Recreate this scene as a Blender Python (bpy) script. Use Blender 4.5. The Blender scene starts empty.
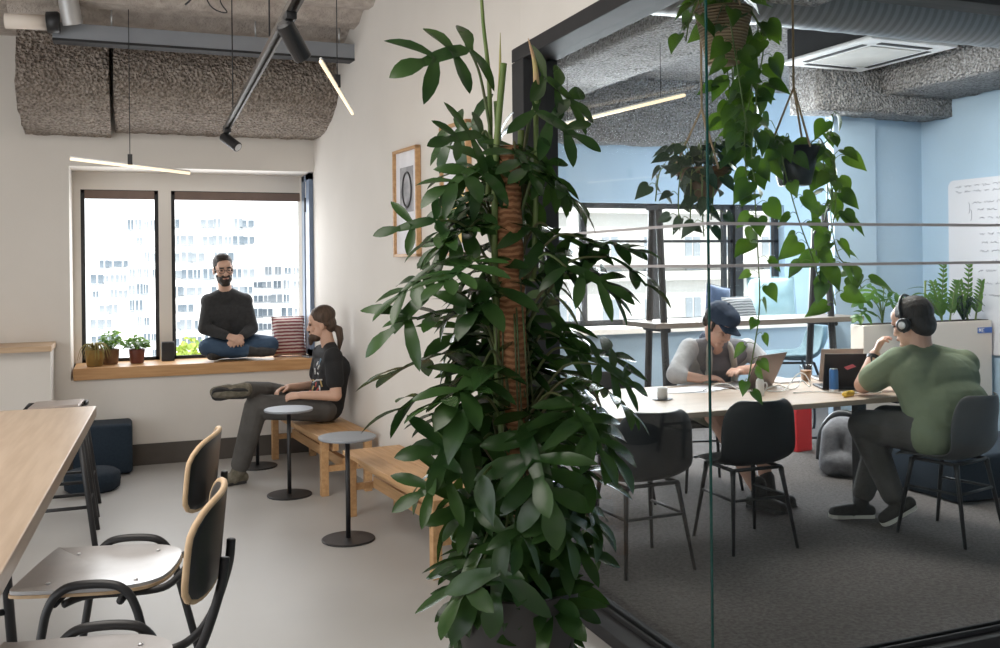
import bpy, bmesh, math, random
from mathutils import Vector, Matrix, noise
D = bpy.data
S = bpy.context.scene
C = S.collection
PI = math.pi
V = Vector
R = math.radians

# ------------------------------------------------------------------ materials
def newmat(name):
    m = D.materials.new(name); m.use_nodes = True
    nt = m.node_tree
    return m, nt, nt.nodes, nt.links, nt.nodes['Principled BSDF']

def pm(name, c1, c2=None, scale=8.0, rough=.6, metal=0.0, bump=0.0, bscale=60.0, stretch=(1, 1, 1), rvar=0.0,
       spec=.5, detail=4.0, trans=0.0, sheen=0.0, coat=0.0, sub=0.0, emit=None, estr=0.0, dist=.01):
    m, nt, N, L, B = newmat(name)
    B.inputs['Roughness'].default_value = rough
    B.inputs['Metallic'].default_value = metal
    B.inputs['Specular IOR Level'].default_value = spec
    B.inputs['Transmission Weight'].default_value = trans
    B.inputs['Sheen Weight'].default_value = sheen
    B.inputs['Coat Weight'].default_value = coat
    B.inputs['Base Color'].default_value = (*c1, 1)
    if emit:
        B.inputs['Emission Color'].default_value = (*emit, 1)
        B.inputs['Emission Strength'].default_value = estr
    tc = N.new('ShaderNodeTexCoord'); mp = N.new('ShaderNodeMapping')
    mp.inputs['Scale'].default_value = stretch
    L.new(tc.outputs['Object'], mp.inputs['Vector'])
    c2 = c2 or tuple(min(1, x * 1.12 + .004) for x in c1)
    nz = N.new('ShaderNodeTexNoise'); nz.inputs['Scale'].default_value = scale; nz.inputs['Detail'].default_value = detail
    L.new(mp.outputs['Vector'], nz.inputs['Vector'])
    rp = N.new('ShaderNodeValToRGB')
    rp.color_ramp.elements[0].position = .35; rp.color_ramp.elements[1].position = .65
    rp.color_ramp.elements[0].color = (*c1, 1); rp.color_ramp.elements[1].color = (*c2, 1)
    L.new(nz.outputs['Fac'], rp.inputs['Fac']); L.new(rp.outputs['Color'], B.inputs['Base Color'])
    if rvar:
        mr = N.new('ShaderNodeMapRange')
        mr.inputs['To Min'].default_value = max(0, rough - rvar); mr.inputs['To Max'].default_value = rough + rvar
        L.new(nz.outputs['Fac'], mr.inputs['Value']); L.new(mr.outputs['Result'], B.inputs['Roughness'])
    if bump:
        bn = N.new('ShaderNodeTexNoise'); bn.inputs['Scale'].default_value = bscale; bn.inputs['Detail'].default_value = 3
        L.new(mp.outputs['Vector'], bn.inputs['Vector'])
        bp = N.new('ShaderNodeBump'); bp.inputs['Strength'].default_value = bump; bp.inputs['Distance'].default_value = dist
        L.new(bn.outputs['Fac'], bp.inputs['Height']); L.new(bp.outputs['Normal'], B.inputs['Normal'])
    return m

def band_mat(name, c1, c2, axis='Z', scale=10.0, distort=1.0, rough=.8, bump=.2, thr=.5, c3=None):
    """stripes / wood grain from a wave texture"""
    m, nt, N, L, B = newmat(name)
    B.inputs['Roughness'].default_value = rough
    tc = N.new('ShaderNodeTexCoord'); w = N.new('ShaderNodeTexWave')
    w.bands_direction = axis; w.inputs['Scale'].default_value = scale; w.inputs['Distortion'].default_value = distort
    w.inputs['Detail'].default_value = 3; w.inputs['Detail Scale'].default_value = 2
    L.new(tc.outputs['Object'], w.inputs['Vector'])
    rp = N.new('ShaderNodeValToRGB')
    rp.color_ramp.elements[0].position = thr - .15; rp.color_ramp.elements[1].position = thr + .15
    rp.color_ramp.elements[0].color = (*c1, 1); rp.color_ramp.elements[1].color = (*c2, 1)
    L.new(w.outputs['Fac'], rp.inputs['Fac']); L.new(rp.outputs['Color'], B.inputs['Base Color'])
    bp = N.new('ShaderNodeBump'); bp.inputs['Strength'].default_value = bump; bp.inputs['Distance'].default_value = .005
    L.new(w.outputs['Fac'], bp.inputs['Height']); L.new(bp.outputs['Normal'], B.inputs['Normal'])
    return m

def concrete_mat(name, c1, c2):
    """sprayed, lumpy acoustic coating"""
    m, nt, N, L, B = newmat(name)
    B.inputs['Roughness'].default_value = .95; B.inputs['Specular IOR Level'].default_value = .15
    tc = N.new('ShaderNodeTexCoord')
    n1 = N.new('ShaderNodeTexNoise'); n1.inputs['Scale'].default_value = 1.6; n1.inputs['Detail'].default_value = 5
    n2 = N.new('ShaderNodeTexVoronoi'); n2.inputs['Scale'].default_value = 42
    n3 = N.new('ShaderNodeTexNoise'); n3.inputs['Scale'].default_value = 55; n3.inputs['Detail'].default_value = 4
    for n in (n1, n2, n3): L.new(tc.outputs['Object'], n.inputs['Vector'])
    rp = N.new('ShaderNodeValToRGB'); rp.color_ramp.elements[0].position = .3; rp.color_ramp.elements[1].position = .7
    rp.color_ramp.elements[0].color = (*c1, 1); rp.color_ramp.elements[1].color = (*c2, 1)
    L.new(n1.outputs['Fac'], rp.inputs['Fac'])
    mx = N.new('ShaderNodeMix'); mx.data_type = 'RGBA'; mx.blend_type = 'MULTIPLY'; mx.inputs[0].default_value = .75
    r2 = N.new('ShaderNodeValToRGB'); r2.color_ramp.elements[0].position = .36; r2.color_ramp.elements[1].position = .6
    r2.color_ramp.elements[0].color = (.3, .28, .26, 1)
    L.new(n3.outputs['Fac'], r2.inputs['Fac']); L.new(rp.outputs['Color'], mx.inputs[6]); L.new(r2.outputs['Color'], mx.inputs[7])
    L.new(mx.outputs[2], B.inputs['Base Color'])
    ad = N.new('ShaderNodeMath'); ad.operation = 'ADD'
    L.new(n2.outputs['Distance'], ad.inputs[0]); L.new(n3.outputs['Fac'], ad.inputs[1])
    bp = N.new('ShaderNodeBump'); bp.inputs['Strength'].default_value = 1.0; bp.inputs['Distance'].default_value = .05
    L.new(ad.outputs[0], bp.inputs['Height']); L.new(bp.outputs['Normal'], B.inputs['Normal'])
    return m

def glass_mat(name, tint, ior=1.45, refl=1.0):
    m, nt, N, L, B = newmat(name)
    N.remove(B)
    out = [n for n in N if n.type == 'OUTPUT_MATERIAL'][0]
    t = N.new('ShaderNodeBsdfTransparent'); t.inputs['Color'].default_value = (*tint, 1)
    g = N.new('ShaderNodeBsdfGlossy'); g.inputs['Roughness'].default_value = 0.0
    # Schlick reflectance, the same from both faces of a thin sheet
    f = N.new('ShaderNodeLayerWeight'); f.inputs['Blend'].default_value = .5
    r0 = ((ior - 1) / (ior + 1)) ** 2
    pw = N.new('ShaderNodeMath'); pw.operation = 'POWER'; pw.inputs[1].default_value = 5
    ma = N.new('ShaderNodeMath'); ma.operation = 'MULTIPLY_ADD'; ma.inputs[1].default_value = 1 - r0; ma.inputs[2].default_value = r0
    mu = N.new('ShaderNodeMath'); mu.operation = 'MULTIPLY'; mu.inputs[1].default_value = refl
    mx = N.new('ShaderNodeMixShader')
    L.new(f.outputs['Facing'], pw.inputs[0]); L.new(pw.outputs[0], ma.inputs[0]); L.new(ma.outputs[0], mu.inputs[0]); L.new(mu.outputs[0], mx.inputs['Fac'])
    L.new(t.outputs[0], mx.inputs[1]); L.new(g.outputs[0], mx.inputs[2]); L.new(mx.outputs[0], out.inputs['Surface'])
    return m

def leaf_mat(name, c1, c2, trans=.25, rough=.35):
    m, nt, N, L, B = newmat(name)
    out = [n for n in N if n.type == 'OUTPUT_MATERIAL'][0]
    tc = N.new('ShaderNodeTexCoord'); nz = N.new('ShaderNodeTexNoise'); nz.inputs['Scale'].default_value = 5
    L.new(tc.outputs['Object'], nz.inputs['Vector'])
    rp = N.new('ShaderNodeValToRGB'); rp.color_ramp.elements[0].position = .35; rp.color_ramp.elements[1].position = .68
    rp.color_ramp.elements[0].color = (*c1, 1); rp.color_ramp.elements[1].color = (*c2, 1)
    L.new(nz.outputs['Fac'], rp.inputs['Fac']); L.new(rp.outputs['Color'], B.inputs['Base Color'])
    B.inputs['Roughness'].default_value = rough; B.inputs['Specular IOR Level'].default_value = .5
    tr = N.new('ShaderNodeBsdfTranslucent')
    hs = N.new('ShaderNodeHueSaturation'); hs.inputs['Hue'].default_value = .47; hs.inputs['Saturation'].default_value = 1.15
    hs.inputs['Value'].default_value = 1.8
    L.new(rp.outputs['Color'], hs.inputs['Color']); L.new(hs.outputs['Color'], tr.inputs['Color'])
    mx = N.new('ShaderNodeMixShader'); mx.inputs['Fac'].default_value = trans
    L.new(B.outputs[0], mx.inputs[1]); L.new(tr.outputs[0], mx.inputs[2]); L.new(mx.outputs[0], out.inputs['Surface'])
    return m

M = dict(
    wall=pm('wall_paint', (.74, .70, .65), (.77, .73, .68), scale=2, rough=.9, bump=.05, bscale=90),
    blue=pm('blue_paint', (.45, .595, .735), (.48, .625, .765), scale=2, rough=.85, bump=.12, bscale=40),
    blueg=pm('grey_blue_paint', (.33, .41, .47), (.36, .44, .5), scale=2, rough=.85),
    deskw=pm('dark_desk_wood', (.19, .155, .13), (.25, .21, .18), scale=3, rough=.5, stretch=(1, 14, 14)),
    resin=pm('resin_floor', (.43, .42, .405), (.47, .46, .445), scale=1.5, rough=.42, rvar=.08, bump=.02, bscale=8),
    carpet=pm('carpet', (.105, .094, .09), (.16, .146, .14), scale=55, rough=1, bump=.6, bscale=240, spec=.1),
    conc=concrete_mat('sprayed_coat', (.50, .425, .37), (.64, .56, .49)),
    concl=pm('ribbed_coat', (.46, .40, .36), (.6, .54, .49), scale=14, rough=.95, bump=.8, bscale=50, dist=.02),
    concg=concrete_mat('sprayed_coat_grey', (.47, .46, .46), (.58, .57, .57)),
    basebd=pm('baseboard_brown', (.085, .072, .062), rough=.6),
    black=pm('black_steel', (.018, .018, .02), rough=.42, spec=.5),
    frame=pm('frame_black', (.028, .028, .03), rough=.6, spec=.3),
    blacks=pm('black_plastic', (.02, .02, .022), rough=.35),
    oak=pm('oak', (.50, .285, .13), (.62, .38, .19), scale=3, rough=.5, stretch=(16, 1.2, 16), detail=6),
    oakx=pm('oak_sill', (.50, .27, .115), (.60, .35, .165), scale=3, rough=.4, stretch=(1.2, 16, 16), detail=6),
    oaktop=pm('oak_table', (.42, .31, .22), (.50, .385, .285), scale=3, rough=.32, stretch=(14, 1, 14), detail=6),
    oakp=pm('pale_oak', (.50, .34, .21), (.6, .43, .28), scale=3, rough=.5, stretch=(1.2, 16, 16), detail=6),
    edge=pm('ply_edge', (.62, .43, .25), (.7, .5, .31), scale=30, rough=.5),
    seatgrey=pm('seat_laminate', (.50, .49, .495), rough=.24, spec=.6),
    tabletop=pm('meeting_top', (.46, .35, .27), (.53, .415, .33), scale=3, rough=.55, stretch=(1, 14, 14), detail=6),
    navy=pm('navy_felt', (.008, .018, .032), (.013, .026, .042), scale=60, rough=.9, bump=.2, bscale=200),
    steelblue=pm('channel_grey', (.27, .29, .32), (.31, .33, .36), scale=3, rough=.5, metal=.3),
    zinc=pm('zinc', (.55, .56, .58), (.68, .69, .7), scale=9, rough=.3, metal=.9, bump=.1, bscale=14),
    railm=pm('rail_bronze', (.09, .08, .072), rough=.55, metal=.3),
    pipe=pm('pale_pipe', (.5, .5, .5), (.58, .58, .58), scale=4, rough=.4, metal=.4),
    duct=band_mat('spiral_duct', (.2, .205, .215), (.28, .29, .305), 'X', 5.0, .3, .4, .15),
    sash=pm('blue_sash', (.15, .2, .29), rough=.4),
    tube=pm('lit_tube', (1, .85, .65), rough=.4, emit=(1, .78, .52), estr=.85),
    white=pm('white_plastic', (.8, .8, .8), rough=.4),
    whiteb=pm('whiteboard', (.74, .74, .8), (.78, .78, .83), scale=1.2, rough=.25),
    ink=pm('marker_ink', (.12, .13, .2), rough=.7),
    cream=pm('cream_panel', (.86, .77, .68), (.89, .8, .71), scale=2, rough=.7),
    pot=pm('pot_charcoal', (.036, .033, .032), (.045, .042, .04), scale=5, rough=.5),
    soil=pm('soil', (.03, .02, .014), (.06, .04, .028), scale=50, rough=1, bump=1, bscale=90),
    coir=band_mat('coir', (.27, .115, .05), (.46, .225, .11), 'Z', 16, 4, .95, 1.0),
    stem=pm('stem_green', (.1, .17, .035), (.16, .21, .06), scale=12, rough=.5),
    petiole=pm('petiole', (.09, .075, .03), (.07, .13, .03), scale=9, rough=.5),
    sheath=pm('sheath', (.45, .28, .16), (.4, .42, .12), scale=7, rough=.6),
    leaf=leaf_mat('philodendron_leaf', (.016, .048, .014), (.045, .10, .026), .18, .27),
    leaf2=leaf_mat('pothos_leaf', (.028, .082, .016), (.085, .18, .032), .35, .35),
    leaf3=leaf_mat('herb_leaf', (.06, .16, .03), (.15, .28, .06), .3, .5),
    leafy=leaf_mat('dry_leaf', (.25, .2, .06), (.3, .28, .1), .2, .6),
    leafd=leaf_mat('dark_leaf', (.012, .035, .018), (.03, .07, .03), .1, .4),
    wicker=band_mat('jute', (.36, .24, .14), (.56, .41, .27), 'Z', 22, 1.2, .95, 1.0),
    brownpot=pm('brown_pot', (.16, .085, .045), (.22, .12, .065), scale=14, rough=.5),
    redpot=pm('red_brown_pot', (.11, .032, .022), (.15, .045, .03), scale=14, rough=.4),
    yelpot=pm('ochre_pot', (.33, .2, .04), (.2, .13, .04), scale=9, rough=.5),
    rope=pm('tan_strap', (.45, .31, .19), rough=.9),
    skin=pm('skin', (.60, .37, .27), (.66, .42, .31), scale=9, rough=.5, spec=.35),
    skin2=pm('skin_pink', (.64, .38, .29), (.7, .43, .33), scale=9, rough=.5, spec=.35),
    lip=pm('lip', (.45, .2, .17), rough=.5),
    eye=pm('eye', (.03, .022, .018), rough=.2),
    hair=pm('hair_dark', (.018, .012, .009), (.035, .022, .015), scale=60, rough=.6, bump=.5, bscale=120, stretch=(1, 1, .2)),
    hairb=pm('hair_brown', (.05, .028, .016), (.085, .05, .03), scale=60, rough=.55, bump=.5, bscale=120, stretch=(1, 1, .2)),
    sweater=pm('charcoal_knit', (.026, .026, .027), (.036, .036, .037), scale=40, rough=.95, bump=.4, bscale=160, sheen=.1),
    jeans=pm('jeans', (.018, .045, .09), (.05, .09, .15), scale=7, rough=.85, bump=.3, bscale=120),
    tee=pm('black_tee', (.014, .014, .015), rough=.9, bump=.3, bscale=14, dist=.02),
    greytr=pm('grey_trousers', (.075, .07, .065), (.1, .095, .09), scale=9, rough=.9, bump=.3, bscale=20, dist=.02),
    green=pm('sage_tee', (.2, .24, .15), (.22, .26, .165), scale=5, rough=.9, bump=.35, bscale=9, dist=.03),
    gjacket=pm('grey_jacket', (.46, .46, .48), (.55, .55, .57), scale=8, rough=.8, bump=.5, bscale=14, dist=.03),
    gtee=pm('grey_tee', (.2, .2, .23), (.24, .24, .27), scale=8, rough=.9, bump=.4, bscale=14, dist=.02),
    khaki=pm('khaki_fabric', (.15, .14, .1), rough=.9),
    lining=pm('pale_lining', (.5, .48, .44), rough=.9),
    navycap=pm('navy_cap', (.016, .03, .062), (.022, .04, .08), scale=30, rough=.8, bump=.2, bscale=160),
    shoe=pm('dark_shoe', (.025, .023, .022), (.04, .037, .034), scale=30, rough=.7),
    boot=pm('olive_boot', (.11, .1, .07), (.2, .18, .14), scale=30, rough=.8),
    sole=pm('sole_white', (.7, .68, .62), rough=.6),
    soled=pm('sole_dark', (.03, .03, .03), rough=.7),
    chairblk=pm('shell_black', (.02, .022, .025), rough=.5, spec=.4),
    chairgry=pm('shell_grey', (.075, .075, .075), rough=.55),
    teal=pm('teal_felt', (.09, .14, .155), (.12, .17, .185), scale=40, rough=.95, bump=.2, bscale=150),
    tealc=pm('pale_teal', (.24, .36, .38), (.29, .41, .43), scale=6, rough=.9, bump=.3, bscale=12, dist=.02),
    greyc=pm('grey_cushion', (.16, .16, .17), rough=.9),
    stripe=band_mat('red_stripe', (.24, .055, .06), (.66, .55, .5), 'Z', 11, 1.2, .95, .4),
    stripeg=band_mat('grey_stripe', (.1, .1, .1), (.28, .27, .26), 'Z', 11, 1.2, .95, .3),
    lapt=pm('laptop_brown', (.2, .155, .135), rough=.4, metal=.5),
    lapb=pm('laptop_black', (.014, .013, .015), rough=.35),
    laps=pm('laptop_silver', (.42, .36, .33), rough=.35, metal=.5),
    sticker=pm('sticker_pink', (.7, .16, .2), rough=.5),
    coffee=pm('milk_coffee', (.45, .25, .13), (.55, .34, .2), scale=20, rough=.4),
    clear=glass_mat('clear_plastic', (.93, .93, .93), 1.3),
    can=pm('can_blue', (.05, .16, .42), (.06, .2, .5), scale=3, rough=.3, metal=.5),
    silver=pm('can_silver', (.7, .7, .72), rough=.3, metal=.8),
    red=pm('red_plastic', (.5, .02, .025), rough=.5),
    yellow=pm('yellow_rubber', (.8, .5, .06), (.85, .6, .1), scale=9, rough=.6),
    paper=pm('paper', (.8, .8, .84), rough=.8),
    photo=pm('print_grey', (.5, .5, .52), (.2, .2, .22), scale=9, rough=.7),
    pyel=pm('print_yellow', (.72, .55, .2), rough=.7),
    bagg=pm('bag_grey', (.17, .17, .185), (.23, .23, .245), scale=30, rough=.9, bump=.3, bscale=100),
    signb=pm('sign_blue', (.06, .15, .5), rough=.5),
    glass=glass_mat('partition_glass', (.94, .96, .96), 1.42, .55),
    wglass=glass_mat('window_glass', (.97, .98, .98), 1.3, .7),
    gedge=pm('glass_edge', (.008, .07, .06), rough=.2),
    film=pm('white_film', (.5, .47, .48), rough=.7),
    blind=pm('blind_brown', (.17, .12, .1), rough=.8),
    facade=pm('facade_white', (.86, .86, .87), rough=.9),
    facade2=pm('facade_cream', (.55, .53, .5), rough=.9),
    fwin=pm('far_window', (.09, .12, .15), (.2, .24, .28), scale=.3, rough=.4),
    fwin2=pm('far_window_pale', (.18, .21, .24), (.34, .37, .4), scale=.3, rough=.4),
    ground=pm('street_ground', (.4, .4, .4), rough=.9),
    bark=pm('bark', (.1, .07, .05), rough=.9),
    treeleaf=leaf_mat('tree_leaf', (.2, .3, .05), (.35, .42, .1), .3, .6),
    wire=pm('white_cable', (.82, .82, .82), rough=.5),
    phones=pm('headphone_silver', (.55, .55, .56), rough=.3, metal=.6),
    watch=pm('watch_black', (.02, .02, .02), rough=.4),
    p_white=pm('print_white', (.65, .65, .65), rough=.9),
    p_red=pm('print_red', (.45, .08, .06), rough=.9),
    p_tan=pm('print_tan', (.5, .36, .15), rough=.9),
    p_blue=pm('print_blue', (.2, .28, .36), rough=.9),
)

# ------------------------------------------------------------------ mesh helpers
def nb(): return bmesh.new()

def box(bm, lo, hi, mat=None):
    x0, y0, z0 = lo; x1, y1, z1 = hi
    vs = [bm.verts.new((x, y, z)) for z in (z0, z1) for x, y in ((x0, y0), (x1, y0), (x1, y1), (x0, y1))]
    if mat is not None:
        for v in vs: v.co = mat @ v.co
    for f in ((3, 2, 1, 0), (4, 5, 6, 7), (0, 1, 5, 4), (1, 2, 6, 5), (2, 3, 7, 6), (3, 0, 4, 7)):
        bm.faces.new([vs[i] for i in f])
    return bm

def ring_frame(t):
    t = t.normalized()
    a = V((0, 0, 1)) if abs(t.z) < .9 else V((1, 0, 0))
    x = a.cross(t).normalized()
    return x, t.cross(x)

def tube(bm, pts, r, seg=10, cap=True):
    pts = [V(p) for p in pts]; n = len(pts)
    rs = r if isinstance(r, (list, tuple)) else [r] * n
    rings = []; px = None
    for i, p in enumerate(pts):
        t = (pts[min(i + 1, n - 1)] - pts[max(i - 1, 0)])
        if t.length < 1e-9: t = V((0, 0, 1))
        t.normalize()
        if px is None: x, y = ring_frame(t)
        else:
            x = px - t * px.dot(t)
            if x.length < 1e-5: x, y = ring_frame(t)
            x.normalize(); y = t.cross(x)
        px = x
        rings.append([bm.verts.new(p + (x * math.cos(2 * PI * k / seg) + y * math.sin(2 * PI * k / seg)) * rs[i]) for k in range(seg)])
    for a, b in zip(rings, rings[1:]):
        for k in range(seg): bm.faces.new((a[k], a[(k + 1) % seg], b[(k + 1) % seg], b[k]))
    if cap:
        bm.faces.new(rings[0][::-1]); bm.faces.new(rings[-1])
    return bm

def smooth_path(pts, n=6):
    """Catmull-Rom through the points"""
    pts = [V(p) for p in pts]; out = []
    for i in range(len(pts) - 1):
        p0, p1, p2, p3 = pts[max(i - 1, 0)], pts[i], pts[i + 1], pts[min(i + 2, len(pts) - 1)]
        for k in range(n):
            t = k / n
            out.append(.5 * ((2 * p1) + (p2 - p0) * t + (2 * p0 - 5 * p1 + 4 * p2 - p3) * t * t + (3 * p1 - p0 - 3 * p2 + p3) * t ** 3))
    out.append(pts[-1]); return out

def lathe(bm, prof, seg=32, c=(0, 0, 0)):
    c = V(c); rings = []
    for r, z in prof:
        if r < 1e-5: rings.append([bm.verts.new(c + V((0, 0, z)))])
        else: rings.append([bm.verts.new(c + V((r * math.cos(2 * PI * k / seg), r * math.sin(2 * PI * k / seg), z))) for k in range(seg)])
    for a, b in zip(rings, rings[1:]):
        for k in range(seg):
            k2 = (k + 1) % seg
            if len(a) == 1 and len(b) == 1: continue
            if len(a) == 1: bm.faces.new((a[0], b[k2], b[k]))
            elif len(b) == 1: bm.faces.new((a[k], a[k2], b[0]))
            else: bm.faces.new((a[k], a[k2], b[k2], b[k]))
    return bm

def ell(bm, c, r, rot=None, seg=16, rings=10):
    c = V(c); r = V(r) if not isinstance(r, (int, float)) else V((r, r, r))
    vs = []
    for i in range(rings + 1):
        th = PI * i / rings
        if i in (0, rings): vs.append([V((0, 0, math.cos(th)))])
        else: vs.append([V((math.sin(th) * math.cos(2 * PI * k / seg), math.sin(th) * math.sin(2 * PI * k / seg), math.cos(th))) for k in range(seg)])
    def T(v):
        w = V((v.x * r.x, v.y * r.y, v.z * r.z))
        if rot is not None: w = rot @ w
        return bm.verts.new(c + w)
    rg = [[T(v) for v in ring] for ring in vs]
    for a, b in zip(rg, rg[1:]):
        for k in range(seg):
            k2 = (k + 1) % seg
            if len(a) == 1: bm.faces.new((a[0], b[k], b[k2]))
            elif len(b) == 1: bm.faces.new((a[k2], a[k], b[0]))
            else: bm.faces.new((a[k2], a[k], b[k], b[k2]))
    return bm

def caps(bm, p0, p1, r0, r1=None, seg=14):
    """tapered capsule"""
    p0, p1 = V(p0), V(p1); r1 = r0 if r1 is None else r1
    t = p1 - p0; L = t.length
    if L < 1e-6: return ell(bm, p0, max(r0, r1))
    t.normalize(); pts, rs = [], []
    for i in range(5):
        a = PI / 2 * i / 5
        pts.append(p0 - t * r0 * math.cos(a)); rs.append(max(r0 * math.sin(a), .0004))
    pts.append(p0); rs.append(r0); pts.append(p1); rs.append(r1)
    for i in range(4, -1, -1):
        a = PI / 2 * i / 5
        pts.append(p1 + t * r1 * math.cos(a)); rs.append(max(r1 * math.sin(a), .0004))
    return tube(bm, pts, rs, seg)

def prism(bm, outline, a0, a1, axis='X'):
    """extrude a closed 2-D outline along an axis; outline coordinates are the two other axes in order"""
    def P(p, a): return {'X': (a, p[0], p[1]), 'Y': (p[0], a, p[1]), 'Z': (p[0], p[1], a)}[axis]
    A = [bm.verts.new(P(p, a0)) for p in outline]; B = [bm.verts.new(P(p, a1)) for p in outline]
    n = len(outline)
    for i in range(n): bm.faces.new((A[i], A[(i + 1) % n], B[(i + 1) % n], B[i]))
    bm.faces.new(A[::-1]); bm.faces.new(B)
    return bm

def obj(name, bm, mat, parent=None, smooth=False, bevel=0, subd=0, solid=0, seg=2):
    bmesh.ops.recalc_face_normals(bm, faces=bm.faces)
    me = D.meshes.new(name); bm.to_mesh(me); bm.free()
    if smooth:
        me.shade_smooth()
    me.materials.append(M[mat] if isinstance(mat, str) else mat)
    o = D.objects.new(name, me); C.objects.link(o)
    if parent: o.parent = parent
    if solid:
        m = o.modifiers.new('thick', 'SOLIDIFY'); m.thickness = solid; m.offset = 0
    if bevel:
        m = o.modifiers.new('soft', 'BEVEL'); m.width = bevel; m.segments = seg; m.limit_method = 'ANGLE'; m.angle_limit = R(40)
        if smooth: m.harden_normals = False
    if subd:
        m = o.modifiers.new('sub', 'SUBSURF'); m.levels = subd; m.render_levels = subd
    return o

def tag(o, label, cat, group=None, kind=None):
    o['label'] = label; o['category'] = cat
    if group: o['group'] = group
    if kind: o['kind'] = kind
    return o

def thing(name, label, cat, loc=(0, 0, 0), rz=0.0, group=None):
    o = D.objects.new(name, None); C.objects.link(o)
    o.empty_display_size = .1
    o.location = loc; o.rotation_euler = (0, 0, rz)
    return tag(o, label, cat, group)

def struct(name, bm, mat, parent=None, **k):
    o = obj(name, bm, mat, parent, **k)
    if not parent: o['kind'] = 'structure'
    return o

def sroot(name):
    o = D.objects.new(name, None); C.objects.link(o); o['kind'] = 'structure'; return o

def dup(root, loc, rz, label=None, group=None):
    r = root.copy(); C.objects.link(r); r.location = loc; r.rotation_euler = (0, 0, rz)
    if label: r['label'] = label
    if group: r['group'] = group
    for ch in list(root.children):
        c = ch.copy(); C.objects.link(c); c.parent = r
        for g in list(ch.children):
            d = g.copy(); C.objects.link(d); d.parent = c
    return r

def blob(name, shapes, mat, parent, vox=.006, smooth=3, fac=.5):
    """one continuous skin from overlapping capsules ('c') and ellipsoids ('e')"""
    bm = nb()
    for s in shapes:
        if s[0] == 'c': caps(bm, *s[1:])
        else: ell(bm, *s[1:])
    me = D.meshes.new(name + '_raw'); bm.to_mesh(me); bm.free()
    o = D.objects.new(name + '_raw', me); C.objects.link(o)
    m = o.modifiers.new('r', 'REMESH'); m.mode = 'VOXEL'; m.voxel_size = vox
    if smooth:
        s = o.modifiers.new('s', 'SMOOTH'); s.iterations = smooth; s.factor = fac
    dg = bpy.context.evaluated_depsgraph_get()
    new = D.meshes.new_from_object(o.evaluated_get(dg))
    D.objects.remove(o); D.meshes.remove(me)
    new.name = name; new.materials.clear(); new.materials.append(M[mat]); new.shade_smooth()
    o = D.objects.new(name, new); C.objects.link(o); o.parent = parent
    return o

# ------------------------------------------------------------------ room shell
W = 7.985            # inner face of the window wall of the hall
CE = 3.42
def wx(y): return 1.44 + (W - y) * .098          # the slightly skewed picture wall

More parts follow.
